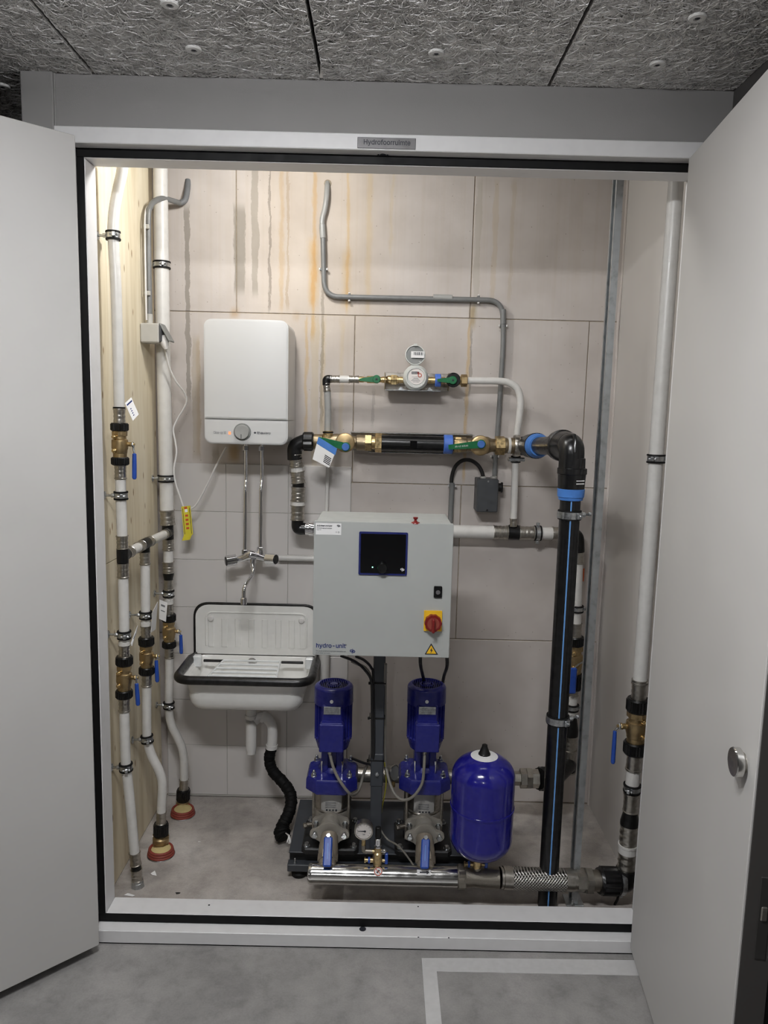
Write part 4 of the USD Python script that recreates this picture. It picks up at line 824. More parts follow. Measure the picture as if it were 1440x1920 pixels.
# ================================================================== small meter line on the back wall
YM = .80
def seg(a, b, prof, n=22): A, B = np.asarray(a), np.asarray(b); L = np.linalg.norm(B-A); return lathe(A, B-A, [(t*L, r) for t, r in prof], n)
def sleeve(t, a, b, r): L = np.linalg.norm(np.asarray(b)-a); return part(t, 'press_sleeve', lathe(a, np.asarray(b)-a, sleeve_prof(L, r), 22), 'steel')
def hexnut(t, a, b, r, m='brass', ph=.0, nm='hex_nut'): return part(t, nm, hexa(a, b, r, ph), m, smooth=20)
zm = P(720, 712, YM)[2]
def MP(px, y=YM, dz=0.0):
    p = P(px, 712 + (px-720)*.012, y); p[2] += dz; return p
t = thing('water_pipe', 'thin white pipe with a black elbow feeding the small water meter from below left', 'pipe', MP(625))
part(t, 'pipe', sweep([P(614.5, 812, .80), P(615, 770, .80), P(613.5, 728, .80)], .0128, 18), 'conduit_light')
sleeve(t, P(613.3, 734, .80), P(612, 719, .80), .0128)
el = fillet([P(611.8, 722, .80), P(611.5, 710, .80), MP(622)], .017, 8); part(t, 'elbow', sweep(el, .0148, 20), 'black_plastic')
sleeve(t, MP(637), MP(620), .0132); part(t, 'pipe', cyl(MP(635), MP(656), .0138, 20), 'white_pipe'); sleeve(t, MP(654), MP(673), .0132)
def green_valve(lab, x0, x1, piv, tip, disc=None, r=.0115, m='brass'):
    t = thing('stop_valve', lab, 'valve', MP((x0+x1)/2))
    bd = part(t, 'body', seg(MP(x0), MP(x1), [(0, r*.9), (.08, r), (.2, r), (.22, r*.85), (.3, r*.85), (.34, r*1.2), (.7, r*1.25), (.74, r*.9), (.85, r*.9), (.86, r*1.05), (1, r*1.05)]), m)
    c = P(*piv, YM); c[1] = YM-r
    part(t, 'bonnet', cyl(c+[0, .004, 0], c+[0, -.018, 0], r*.8, 16), m)
    if disc: part(t, 'disc', lathe(c+[0, -.006, 0], (0, -1, 0), [(0, disc*.9), (.003, disc), (.007, disc), (.009, disc*.92), (.009, 0)], 30), 'black_plastic')
    e = P(*tip, c[1]-.022); s = P(*piv, c[1]-.022); u = (e-s)/np.linalg.norm(e-s); w = np.cross([0, 1.0, 0], u)
    out = [s+w*.0085]; poly = []
    hd = [cyl(s+[0, .008, 0], s+[0, -.006, 0], .0155, 24, .002), hull([s+w*.0125*k+[0, dy, 0] for k in (-1, 1) for dy in (-.004, .006)]+[e+w*.0045*k+[0, dy, 0] for k in (-1, 1) for dy in (-.004, .004)])]
    h = part(t, 'handle', hd, 'green'); part(h, 'screw', cyl(s+[0, -.004, 0], s+[0, -.0075, 0], .004, 12), 'ink')
    return t
green_valve('small brass stop valve with green handle left of the small water meter', 671, 724, (706, 711), (674, 712))
t = thing('meter_bracket', 'folded steel bracket behind the small water meter', 'bracket', MP(780, .84))
a, b = P(721, 731, YM-.01), P(826, 729, YM-.01); zb = a[2]
part(t, 'back_plate', box((a[0], .868, zb), (P(842, 700, .868)[0], .872, P(780, 700, .868)[2]), .001), 'stainless')
part(t, 'bottom_plate', box((a[0], YM-.035, zb-.002), (b[0], .872, zb+.001), .0008), 'zinc')
part(t, 'end_plate', box((a[0]-.0015, YM-.03, zb), (a[0]+.0015, .872, P(722, 699, YM)[2]), .001), 'bronze'); part(t, 'end_plate', box((P(843, 700, YM)[0]-.0015, YM+.01, zb+.004), (P(843, 700, YM)[0]+.0015, .872, P(842, 700, .84)[2]), .001), 'bronze')
for px in (752, 806): q = P(px, 727, YM-.02); part(t, 'cut_tab', hull([(q[0]-.012, YM-.02, zb), (q[0]+.012, YM-.02, zb), (q[0], YM-.02, zb+.014), (q[0]-.012, YM-.018, zb), (q[0]+.012, YM-.018, zb), (q[0], YM-.018, zb+.014)]), 'zinc')
t = thing('water_meter', 'small round pale grey water meter with its lid flipped up', 'water meter', MP(780))
part(t, 'union', [seg(MP(724), MP(760), [(0, .012), (.15, .0165), (.3, .0165), (.32, .012), (.5, .0125), (.52, .0155), (.62, .0155), (.64, .012), (1, .0125)]), hexa(MP(733), MP(744), .0205)], 'brass')
part(t, 'union', seg(MP(798), MP(822), [(0, .012), (.5, .013), (1, .013)]), 'brass')
part(t, 'blue_ring', seg(MP(815.5), MP(826.5), [(0, .022), (.1, .0245), (.9, .0245), (1, .022)]), 'blue_bonnet')
c = P(780, 707.5, YM-.045); c[1] = YM+.012; R0 = .0485
bd = part(t, 'body', lathe(c, (0, -1, 0), [(0, R0*.7), (.006, R0*.9), (.014, R0), (.028, R0*1.0), (.036, R0*.93), (.042, R0*.82), (.046, R0*.8), (.046, R0*.70), (.042, R0*.68), (.042, 0)], 44), 'meter_grey')
f = c+[0.002, -.0425, .004]
part(bd, 'dial', lathe(f, (0, -1, 0), [(0, R0*.62), (.0012, R0*.62), (.0012, 0)], 36), 'dial')
part(bd, 'counter', box(f+[-.019, -.0022, .009], f+[.009, -.0010, .0175]), 'ink'); part(bd, 'red_counter', box(f+[.003, -.0024, .0095], f+[.010, -.0012, .017]), 'red')
part(bd, 'digits', text('00002', f[0]-.018, f[1]-.0022, f[2]+.0105, .005, width=.02), 'paper')
part(bd, 'red_dial', torus(f+[.013, -.0014, .0045], (0, 1, 0), .0062, .0014, 20, 6), 'ink_red')
for k, w in enumerate((.030, .018, .026, .034, .022)): part(bd, 'print', box(f+[-w/2-.002, -.0018, -.003-.0045*k], f+[w/2-.002, -.0011, -.0018-.0045*k]), 'ink_grey')
lc = P(778.5, 666, YM-.02); lc[1] = YM-.020; LR = .0385
ld = part(t, 'lid', lathe(lc+[0, .008, 0], (0.05, -1, .12), [(0, LR*.95), (.0, LR), (.007, LR), (.0085, LR*.97), (.0085, LR*.9), (.003, LR*.86), (.003, 0)], 40), 'meter_grey')
part(ld, 'inside', lathe(lc+[0, .004, 0], (0.05, -1, .12), [(0, LR*.855), (.002, LR*.855), (.002, 0)], 36), 'grey_lid')
part(ld, 'finger_tab', hull([lc+[dx, dy, LR+dz] for dx, dz in ((-.008, -.004), (.008, -.004), (-.006, .004), (.006, .004)) for dy in (-.003, .004)]), 'meter_grey')
part(ld, 'hinge', hull([lc+[dx, dy, dz] for dx, dz in ((-.022, -.022), (.022, -.022), (-.012, -.045), (.012, -.045)) for dy in (.0, .006)]), 'meter_grey')
sx, sz = lc[0]+.008, lc[2]+.0
stk = part(ld, 'sticker', box((sx-.024, YM-.0255, sz-.010), (sx+.026, YM-.0235, sz+.014)), 'paper')
for k, w in enumerate((2, 1, 3, 1, 2, 2, 1, 3, 2, 1, 1, 3, 1, 2)): part(ld, 'barcode', box((sx-.014+k*.0026, YM-.0262, sz), (sx-.014+k*.0026+.0006*w, YM-.0253, sz+.011)), 'ink')
part(t, 'neck', cyl(c+[0, .0, 0], c+[0, .03, 0], .02, 20), 'brass')
green_valve('small brass stop valve with green handle and black disc right of the small water meter', 826, 862, (849, 713), (820, 713), disc=.0275, r=.0125)
t = thing('water_pipe', 'white pipe from the small meter bending down to the black tee beside the cabinet', 'pipe', MP(950))
hexnut(t, MP(858), MP(866), .019); hexnut(t, MP(864), MP(876), .0235, 'brass_dull', .5)
pp = [MP(872), MP(935), P(958, 719.5, .80), P(971, 731, .80), P(976, 752, .80), P(974, 780, .802), P(970, 810, .81), P(967, 850, .82), P(966, 880, .82), P(963, 974, .82)]
part(t, 'pipe', sweep(smoothc(pp, 8), .0134, 18), 'white_pipe')
sleeve(t, P(962.8, 972, .82), P(962.5, 987, .82), .0132)

# ================================================================== main meter line
YL = .775
def ML(px, y=YL, dz=0.0):
    p = P(px, 832 + (px-780)*.021, y); p[2] += dz; return p
rl = .026
t = thing('water_pipe', 'pipe stack with black elbows between the main meter line and the control cabinet', 'pipe', P(558, 900, YL))
el = fillet([P(553, 862, YL), P(552, 836, YL), ML(572)], .045, 10); part(t, 'elbow', sweep(el, .0285, 24), 'pe_black')
part(t, 'elbow_nut', knurl(ML(568), ML(588)-ML(568), np.linalg.norm(ML(588)-ML(568)), .0355, 12), 'pe_black', smooth=20)
st = CL([(553.5, 852), (556, 875), (558.5, 895), (559.5, 905), (558.5, 940), (558, 975)], YL)
run(t, st, .0245, [('sleeve', 876, 852), ('pipe', 872, 890), ('sleeve', 884, 906), ('black', 904, 914, .0215), ('sleeve', 940, 913), ('collar', 938, 949), ('sleeve', 947, 975)])
el = fillet([P(558, 973, YL), P(557.5, 992, YL), P(574, 991.5, YL)], .035, 10); part(t, 'elbow', sweep(el, .0235, 22), 'pe_black')
part(t, 'union_nut', lathe(P(573, 991, YL), (1, 0, 0), [(0, .022), (0, .025), (.014, .025), (.015, .029), (.03, .029), (.032, .025), (.05, .025)], 24), 'chrome')
t = thing('water_pipe', 'white pipe with press sleeves running right from behind the control cabinet at mid height', 'pipe', P(960, 1000, .83))
def HL(px, y=.83): return P(px, 990.5 + (px-575)*.0215, y)
part(t, 'pipe', cyl(HL(600), HL(928), .0262, 22), 'white_pipe'); sleeve(t, HL(952), HL(925), .0248)
part(t, 'tee', [seg(HL(951), HL(974), [(0, .025), (.05, .029), (.95, .029), (1, .025)]), cyl(HL(962.5), P(962.5, 984, .83), .0185, 18)], 'black_plastic'); sleeve(t, HL(973), HL(1001), .0248)
part(t, 'collar', cyl(HL(999), HL(1003), .027, 20), 'white_pipe'); part(t, 'pipe', cyl(HL(1000), HL(1037), .0245, 22), 'white_pipe'); sleeve(t, HL(1058), HL(1035), .0248)
el = fillet([HL(1056), HL(1083), P(1084, 1035, .83)], .04, 10); part(t, 'elbow', sweep(el, .0255, 22), 'black_plastic')
pipe_clamp('steel pipe clamp with black rubber lining on the horizontal white pipe beside the black downpipe', HL(1008), (1, 0, 0), .0245, (0, 1, 0), YB-.83, ear=(0, 0, 1))

def big_valve(lab, x0, x1, cx, r, tip, pivot, cap_n, lever_dn, tail):
    t = thing('stop_valve', lab, 'valve', ML(cx))
    part(t, 'body', seg(ML(x0), ML(x1), [(0, r*.85), (.04, r), (.18, r), (.2, r*.82), (.32, r*.85), (.4, r*1.1), (.6, r*1.1), (.68, r*.85), (.78, r*.82), (.8, r*1.02), (.97, r*1.02), (1, r*.85)], 26), 'bronze')
    c = P(*pivot, YL-.03); c[1] = YL
    cc = ML(cx); cc[1] = YL
    part(t, 'bonnet', [cyl(cc, cc+[0, -.035, 0], r*.7, 20), lathe(cc+[0, -.028, 0], (0, -1, 0), [(0, r*.9), (.004, r*1.22), (.010, r*1.28), (.015, r*1.22), (.018, r*1.0), (.019, r*.0)], 40)], 'brass_dull')
    s = P(*pivot, YL-.062); e = P(*tip, YL-.07); u = (e-s)/np.linalg.norm(e-s); w = np.cross([0, 1.0, 0], u)
    h = part(t, 'handle', [cyl(s+[0, .014, 0], s+[0, -.004, 0], .0175, 24, .002), hull([s+w*.0145*k+[0, dy, 0] for k in (-1, 1) for dy in (-.002, .007)]+[e+w*.0085*k+[0, dy, 0] for k in (-1, 1) for dy in (-.003, .003)])], 'green')
    part(h, 'cap', cyl(s+[0, -.002, 0], s+[0, -.008, 0], .0145, 24, .002), 'blue_cap')
    return t, s, e
t, s, e = big_valve('large brass valve with long green handle at the left end of the main meter line', 586, 690, 648, .029, (597, 823), (648, 838), 0, 0, 0)
part(t, 'side_outlet', [cyl(P(615, 840, YL), P(615, 808, YL), .0185, 20), hexa(P(615, 822, YL), P(615, 814, YL), .024)], 'brass'); part(t, 'outlet_seal', cyl(P(615, 812, YL), P(615, 809, YL), .0205, 20), 'black_plastic')
part(t, 'drain_cock', [cyl(P(613, 850, YL), P(613, 872, YL), .008, 12), sph(P(613, 873, YL), .0065, 1)], 'chrome')
t, s, e = big_valve('large brass valve with lettered green handle at the right end of the main meter line', 856, 952, 898, .03, (841, 838.5), (902, 833), 0, 0, 0)
u = (e-s)/np.linalg.norm(e-s); m = text('DZR 40 WRAS', 0, 0, 0, .0062, width=.055); v, f = arr(m); ang = math.atan2(-u[2], -u[0]); mid = s*.36+e*.64
v2 = np.stack([v[:, 0]-.03, v[:, 1], v[:, 2]-.003], 1); v2 = np.stack([v2[:, 0]*math.cos(ang)-v2[:, 2]*math.sin(ang), v2[:, 1], v2[:, 0]*math.sin(ang)+v2[:, 2]*math.cos(ang)], 1)
part(t, 'lettering', fixw((v2+mid+[.003, -.0035, 0], f)), 'paper')
t, bar = tag_card('white card tag with blue top hanging from the left green valve handle', ((597, 819), (632, 841), (617, 877), (586, 861)), YL-.081, YL-.081)
bar(.0, .0, 1, .3, 'blue_ring', 'blue_top'); [bar(.52, .52+.07*k, .86, .56+.07*k, 'ink') for k in range(5)]
t = thing('meter_bracket', 'long folded steel bracket behind the main meter line', 'bracket', ML(770, .85))
a, b = P(657, 845, .84), P(888, 813, .84)
part(t, 'back_plate', box((a[0], .866, Zat(846, 0, .866)), (b[0], .87, Zat(810, 0, .866)), .001), 'stainless')
part(t, 'top_flange', box((a[0], .80, Zat(812, 0, .81)-.001), (b[0], .87, Zat(812, 0, .81)+.001), .0006), 'zinc'); part(t, 'bottom_flange', box((P(690, 848, .8)[0], .80, Zat(848, 0, .82)-.001), (P(850, 848, .8)[0], .87, Zat(848, 0, .82)+.001), .0006), 'zinc')
t = thing('spacer_pipe', 'black spacer pipe between brass unions in place of the main meter', 'pipe', ML(780))
part(t, 'tube', cyl(ML(712), ML(836), .0305, 28), 'pe_black'); part(t, 'label', obox(ML(775)+[0, -.0297, -.002], np.eye(3), (.026, .003, .028), .001), 'screen_black')
part(t, 'union', [seg(ML(678), ML(716), [(0, .022), (.2, .028), (.45, .028), (.5, .024), (.8, .0245), (1, .025)]), hexa(ML(684), ML(697), .034), hexa(ML(703), ML(716), .0365, .5)], 'brass')
part(t, 'union', [seg(ML(834), ML(868), [(0, .024), (.4, .024), (.5, .03), (.9, .03), (1, .024)]), hexa(ML(852), ML(864), .033)], 'brass')
part(t, 'blue_ring', seg(ML(831), ML(849), [(0, .032), (.08, .0365), (.92, .0365), (1, .032)], 30), 'blue_bonnet')
t = thing('pipe_union', 'brass union with white and steel rings between the right valve and the black tee', 'pipe fitting', ML(945))
hexnut(t, ML(928), ML(946), .0375, 'brass', .2); part(t, 'tail', seg(ML(944), ML(960), [(0, .026), (1, .026)]), 'brass_dull'); part(t, 'white_ring', cyl(ML(952), ML(957), .031, 24), 'white_pipe'); part(t, 'thread', seg(ML(956), ML(964), [(0, .03), (.5, .031), (1, .03)]), 'bronze'); part(t, 'steel_ring', seg(ML(963), ML(974), [(0, .03), (0, .04), (.25, .042), (.75, .042), (1, .04), (1, .03)], 28), 'steel')
t = thing('pipe_clamp', 'steel clamp with black rubber on the thin white pipe under the white and steel rings', 'pipe clamp', P(969, 861, .82))
c = P(967, 861, .82); part(t, 'liner', [lathe(c+[0, 0, -.013], (0, 0, 1), [(0, .0136), (0, .019), (.026, .019), (.026, .0136)], 22)], 'rubber'); part(t, 'band', box(c+[-.034, -.022, -.008], c+[.034, -.004, .008], .004), 'zinc'); part(t, 'screw', cyl(c+[.026, -.030, 0], c+[.026, 0, 0], .005, 12), 'zinc'); part(t, 'screw', cyl(c+[-.026, -.030, 0], c+[-.026, 0, 0], .005, 12), 'zinc')

# ================================================================== black PE pipe
PXc, PYc = .593, .225
zl = ML(985)[2]; zt = P(1066, 835, PYc)[2]
t = thing('black_pipe', 'thick black water pipe with a blue stripe and blue-ringed couplings at the right', 'pipe', (PXc, PYc, 0))
x0 = ML(988)[0]; k0 = np.array([x0, YL+.01, zl]); k1 = np.array([PXc-.004, PYc, zt]); ud = (k1-k0)/np.linalg.norm(k1-k0); Lu = np.linalg.norm(k1-k0)
part(t, 'tee', [cyl(ML(972), ML(1002), .036, 26), lathe(k0, ud, [(0, .036), (.05, .036), (.055, .044), (.12, .045), (.125, .0472), (.15, .0472), (.15, .04)], 32)], 'pe_black')
def ringlet(nm, a, d, prof, m='blue_ring', n=34): return part(t, nm, lathe(a, d, prof, n), m)
ringlet('blue_ring', k0+ud*.149, ud, [(0, .04), (0, .0452), (.02, .0440), (.028, .0385), (.04, .0375), (.04, .032)])
part(t, 'pipe', cyl(k0+ud*.10, k1-ud*.09, .0315, 28), 'pe_black')
part(t, 'stripe', obox(k0*.5+k1*.5 + np.cross(ud, [0, 0, 1.0])*-.0312, np.array([ud, np.cross(ud, [0, 0, 1.0]), [0, 0, 1.0]]), (Lu*.55, .0012, .0045)), 'stripe_blue')
ringlet('blue_ring', k1-ud*.158, ud, [(0, .032), (0, .0405), (.012, .0435), (.03, .0435), (.03, .04)])
ringlet('coupling', k1-ud*.128, ud, [(0, .043), (0, .0495), (.012, .051), (.034, .051), (.038, .047), (.085, .0425), (.10, .039)], 'pe_black')
el = fillet([k1-ud*.06, k1, k1-[.0, 0, .075]], .055, 14); part(t, 'elbow', [sweep(el, .0385, 30), sweep(np.array([k1-ud*.04+[-.0, 0, .033], k1+[0, -.02, .031], k1+[0, -.034, .012], k1+[0, -.038, -.02]]), .006, 8)], 'pe_black')
zz = lambda py: Zat(py, PXc, PYc)
part(t, 'coupling', lathe((PXc, PYc, zz(858)), (0, 0, -1), [(0, .036), (.002, .0385), (zz(858)-zz(877), .0395), (zz(858)-zz(878), .0452), (zz(858)-zz(888), .0455), (zz(858)-zz(889.5), .043), (zz(858)-zz(917), .0405)], 36), 'pe_black')
part(t, 'blue_ring', lathe((PXc, PYc, zz(916)), (0, 0, -1), [(0, .041), (.001, .0425), (zz(916)-zz(931), .041), (zz(916)-zz(932), .0385), (zz(916)-zz(937), .0372), (zz(916)-zz(938), .032)], 36), 'blue_ring')
part(t, 'marking', [obox((PXc+.018, PYc-.0378, zz(899.5)), np.array([[.9, .42, 0], [-.42, .9, 0], [0, 0, 1.0]]), (.030, .002, .003)), obox((PXc+.018, PYc-.0375, zz(905)), np.array([[.9, .42, 0], [-.42, .9, 0], [0, 0, 1.0]]), (.030, .002, .003))], 'paper', smooth=False)
part(t, 'pipe', cyl((PXc, PYc, 0), (PXc, PYc, zz(925)), .0318, 30), 'pe_black')
part(t, 'stripe', obox((PXc-.0045, PYc-.0315, zz(937)/2), np.eye(3), (.0045, .0012, zz(937))), 'stripe_blue')
sxx, syy = .687, .25
for py, wh in ((965, 'upper'), (1348, 'lower')):
    c = np.array([PXc, PYc, zz(py)]); d = np.array([0, 0, 1.0]); r = .0325
    t = thing('pipe_clamp', 'wide steel clamp holding the black pipe to the galvanised strut, the %s one' % wh, 'pipe clamp', c)
    part(t, 'rubber_liner', lathe(c-[0, 0, .0145], d, [(0, r), (0, r+.004), (.029, r+.004), (.029, r)], 30), 'rubber'); part(t, 'band', lathe(c-[0, 0, .0105], d, [(0, r+.003), (0, r+.006), (.021, r+.006), (.021, r+.003)], 30), 'zinc')
    a = c+[.022, -.036, 0]; part(t, 'latch', [obox(a, np.array([[.86, .5, 0], [-.5, .86, 0], [0, 0, 1.0]]), (.02, .008, .02), .002), cyl(a+[-.002, -.008, 0], a+[.006, -.004, 0], .0045, 10)], 'zinc')
    b = np.array([sxx-.0205, syy-.002, c[2]]); part(t, 'rod', [cyl(c+[r+.005, .006, 0], b+[.0, 0, 0], .0042, 12), hexa(c+[r+.005, .006, 0], c+[r+.018, .008, 0], .009), hexa(b-[.008, 0, 0], b, .0075)], 'zinc')
# galvanised strut
t = thing('strut', 'galvanised steel channel strut standing floor to soffit beside the black pipe', 'channel strut', (sxx, syy, 0))
o = Polygon([(-.0205, -.0105), (.0205, -.0105), (.0205, .0105), (.011, .0105), (.011, .007), (.0165, .007), (.0165, -.0078), (-.0165, -.0078), (-.0165, .007), (-.011, .007), (-.011, .0105), (-.0205, .0105)])
m = trimesh.creation.extrude_polygon(o, 2.62, engine='earcut'); m.apply_transform(trimesh.transformations.rotation_matrix(math.radians(93), [0, 0, 1])); m.apply_translation((sxx, syy, 0)); part(t, 'channel', m, 'galv', smooth=20)
part(t, 'foot', [box((sxx-.03, syy-.03, 0), (sxx+.03, syy+.03, .005), .001)], 'galv'); part(t, 'bolt', [hexa((sxx-.012, syy-.036, .004), (sxx-.012, syy-.036, .016), .008), cyl((sxx-.012, syy-.036, .012), (sxx-.012, syy-.036, .032), .004, 10)], 'zinc')

# ================================================================== right riser in front, rear right riser behind the black pipe
r4 = CL([(1273, 318), (1270, 430), (1264, 520), (1251, 670), (1239, 780), (1228, 860), (1215, 985), (1204, 1150), (1196, 1280), (1194, 1320), (1191, 1390), (1187, 1445), (1184, 1500), (1183, 1550), (1186, 1635)], .24)
r4.p[:, 0] = .857; r4.p[:, 1] = .24
R4 = .0225
t = thing('water_pipe', 'long white riser by the right wall above its brass valve, partly behind the door', 'pipe', r4.at(1000))
run(t, r4, R4, [('pipe', 319, 1284), ('ring', 1274, 1278, R4, 'steel'), ('sleeve', 1280, 1312)])
t = thing('water_pipe', 'lower end of the right riser with wavy steel sleeves below its brass valve', 'pipe', r4.at(1500))
run(t, r4, R4, [('sleeve', 1443, 1411), ('pipe', 1440, 1476, R4*1.02), ('sleeve', 1486, 1521), ('reducer', 1546, 1519, R4*1.25, R4*1.02)])
for a, b in ((1545, 1583), (1597, 1635)): A, d, L = straight(r4, a, b); part(t, 'wavy_sleeve', lathe(A, d, [(L*s, R4*(1.3+.05*math.sin(s*19))) for s in np.linspace(0, 1, 26)], 26), 'steel')
A, d, L = straight(r4, 1582, 1598); part(t, 'collar', lathe(A, d, [(0, R4*1.2), (0, R4*1.42), (L*.25, R4*1.42), (L*.3, R4*1.34), (L, R4*1.34)], 26), 'white_pipe')
ball_valve('large brass ball valve with blue lever on the right riser beside the open door', r4, R4, (1309, 1334, 1390, 1413), -1, (1153, 1370, 1432, -4), .24)
for py, wh in ((860, 'upper one on the right riser at eye level'), (1477, 'lower one on the right riser below its valve')):
    c = r4.at(py); pipe_clamp('steel pipe clamp with black rubber lining, ' + wh, c, (0, 0, 1), R4, (1, 0, 0), XR-c[0], ear=(.6, .8, 0))
r5 = CL([(1085.5, 1010), (1084, 1045), (1081, 1150), (1078, 1235), (1073, 1320), (1070, 1360), (1066, 1420), (1064, 1480)], .83)
R5 = .0225
t = thing('water_pipe', 'upper length of the white downpipe hidden behind the black pipe', 'pipe', r5.at(1200))
run(t, r5, R5*.9, [('sleeve', 1056, 1030), ('pipe', 1052, 1172), ('sleeve', 1168, 1194)])
t = thing('water_pipe', 'lower length of the white downpipe with steel sleeves behind the black pipe', 'pipe', r5.at(1400))
run(t, r5, R5*.9, [('pipe', 1296, 1340), ('sleeve', 1292, 1303), ('reducer', 1378, 1340, R5*1.35, R5), ('sleeve', 1376, 1406, R5*1.2), ('sleeve', 1404, 1447, R5*1.25)])
ball_valve('brass ball valve with broad blue lever half hidden behind the black pipe', r5, R5*.92, (1193, 1210, 1262, 1292), 1, (1077, 1252, 1300, -2), .775)
q0, q1 = P(1075, 1252, .772), P(1072.5, 1301, .772); part(T('/World/ball_valve_005', stage.GetPrimAtPath('/World/ball_valve_005').GetAttribute('xformOp:translate').Get()), 'lever_cover', obox((q0+q1)/2, np.eye(3), (.030, .012, q0[2]-q1[2]), .005), 'blue_grip')
for py, wh in ((1141, 'upper one on the downpipe behind the black pipe'), (1326, 'lower one on the downpipe behind the black pipe')):
    pipe_clamp('steel pipe clamp with black rubber lining, ' + wh, r5.at(py), (0, 0, 1), R5*.95, (0, 1, 0), YB-.83, ear=(1, 0, 0))

# ================================================================== control cabinet on its post
CY, CD = .11, .24
a, b = P(587.5, 1100, CY), P(846.5, 1105, CY); x0, x1 = a[0], b[0]; cz1 = P(720, 980, CY)[2]; cz0 = P(715, 1231, CY)[2]
t = thing('control_cabinet', 'light grey wall box with black display, red and yellow main switch and hydro-unit lettering', 'control cabinet', ((x0+x1)/2, CY+CD/2, cz0))
part(t, 'body', box((x0+.004, CY+.018, cz0+.002), (x1-.004, CY+CD, cz1-.002), .003), 'cabinet_grey')
dr = part(t, 'door', extr_bev(rrect(x0, cz0, x1, cz1, .003), CY, CY+.0165, .0018), 'cabinet_grey', smooth=25)
def F(px, py): return P(px, py, CY)
def front(nm, px0, py0, px1, py1, d, m, r=.003, par=None, inner=0, y=CY):
    a, b = F(px0, py1), F(px1, py0); pg = rrect(a[0], a[2], b[0], b[2], min(r, abs(b[0]-a[0])*.45, abs(b[2]-a[2])*.45)) if r else sbox(a[0], a[2], b[0], b[2])
    return part(par or t, nm, extr(pg, y-d, y+.001), m)
sc = front('display', 672, 998.5, 765, 1077, .004, 'bezel_blue', .004)
front('screen', 675.5, 1002, 761.5, 1073.5, .0046, 'screen_black', .002, sc)
c = F(717, 1063); part(sc, 'display_knob', lathe(c+[0, -.004, 0], (0, -1, 0), [(0, .0155), (.016, .0150), (.019, .0135), (.019, 0)], 30), 'black_plastic')
c = F(698.5, 1063); part(sc, 'indicator', cyl(c+[0, -.0044, 0], c+[0, -.0056, 0], .0022, 10), 'led_green')
def dp_logo(px, py, h, par, m, y):
    c = P(px, py, y); u = h/2
    g = [torus(c+[-u*.55, -.0004, u*.15], (0, 1, 0), u*.42, u*.16, 16, 6, 0, 5.4), torus(c+[u*.5, -.0004, -u*.1], (0, 1, 0), u*.42, u*.16, 16, 6, 2.8, 8.4), hull([c+[dx, dy, dz] for dx, dz in ((-u*.12, u), (u*.12, u), (-u*.3, -u), (-u*.05, -u)) for dy in (-.0006, 0)]), hull([c+[dx, dy, dz] for dx, dz in ((u*.25, u*.6), (u*.45, u*.6), (u*.1, -u*.7), (u*.3, -u*.7)) for dy in (-.0006, 0)])]
    v, f = arr(g); v[:, 1] = np.clip(v[:, 1], y-.0009, y+.0003); part(par, 'emblem', (v, f), m)
dp_logo(754.5, 1068, .011, sc, 'paper', CY-.0045)
lk = front('lock', 813, 1099, 829, 1120, .005, 'black_plastic', .003); c = F(821, 1110); part(lk, 'lock_core', [cyl(c+[0, -.005, 0], c+[0, -.008, 0], .0068, 20), ], 'plate_grey')
sw = front('main_switch', 794, 1145, 829, 1182, .006, 'yellow', .002)
c = F(811.5, 1165.5); tt = np.arange(64)*2*np.pi/64; rr = .0255*(1+.035*np.cos(tt*10)); pg = Polygon(np.stack([c[0]+rr*np.cos(tt), c[2]+rr*np.sin(tt)], 1))
rt = part(sw, 'rotor', [extr_bev(pg, CY-.026, CY-.006, .003)], 'red', smooth=30)
part(sw, 'rotor_recess', cyl(c+[0, -.0255, 0], c+[0, -.0268, 0], .0185, 26), 'collar_red'); part(sw, 'grip', obox(c+[-.0005, -.033, -.004], np.eye(3), (.0095, .016, .044), .003), 'red'); part(sw, 'lettering', text('OFF', c[0]-.006, CY-.0268, c[2]+.012, .004), 'ink')
tri = [F(797, 1226.5), F(820.5, 1227), F(808.5, 1207)]; pg = Polygon([(q[0], q[2]) for q in tri]).buffer(.0008)
wn = part(t, 'warning_sign', extr(pg, CY-.0009, CY), 'ink'); part(wn, 'yellow_field', extr(pg.buffer(-.0030), CY-.0013, CY), 'yellow')
q = F(808.7, 1219.5); part(wn, 'bolt_symbol', extr(Polygon([(q[0]+.002, q[2]+.0095), (q[0]-.004, q[2]-.001), (q[0]-.0002, q[2]-.0005), (q[0]-.0025, q[2]-.0095), (q[0]+.0045, q[2]+.002), (q[0]+.0008, q[2]+.0016)]), CY-.0018, CY), 'ink')
sk2 = front('type_sticker', 592, 981.5, 640, 1002, .0006, 'paper', 0)
q = F(594, 986.5); part(sk2, 'lettering', text('duijvelaar pompen', q[0], CY-.0006, q[2], .0042, True, width=.046), 'ink')
q = F(594, 990.8); part(sk2, 'lettering', text('drukverhogingsinstallatie', q[0], CY-.0006, q[2], .0034, width=.045), 'ink'); q = F(594, 993.8); part(sk2, 'lettering', text('type HU', q[0], CY-.0006, q[2], .003, width=.013), 'ink_grey')
dp_logo(635, 986, .009, sk2, 'ink', CY-.0006); q = F(635, 998); part(sk2, 'mark', [torus(q+[0, -.0005, 0], (0, 1, 0), .002, .0006, 14, 6), torus(q+[-.007, -.0005, 0], (0, 1, 0), .0018, .0004, 14, 6)], 'ink_grey')
q = F(592, 1213.6); part(t, 'lettering', text('hydro-unit', q[0], CY, q[2], .0128, True, width=.09), 'ink_blue'); part(t, 'registered_mark', text('®', q[0]+.0895, CY, q[2]+.006, .006), 'ink_grey')
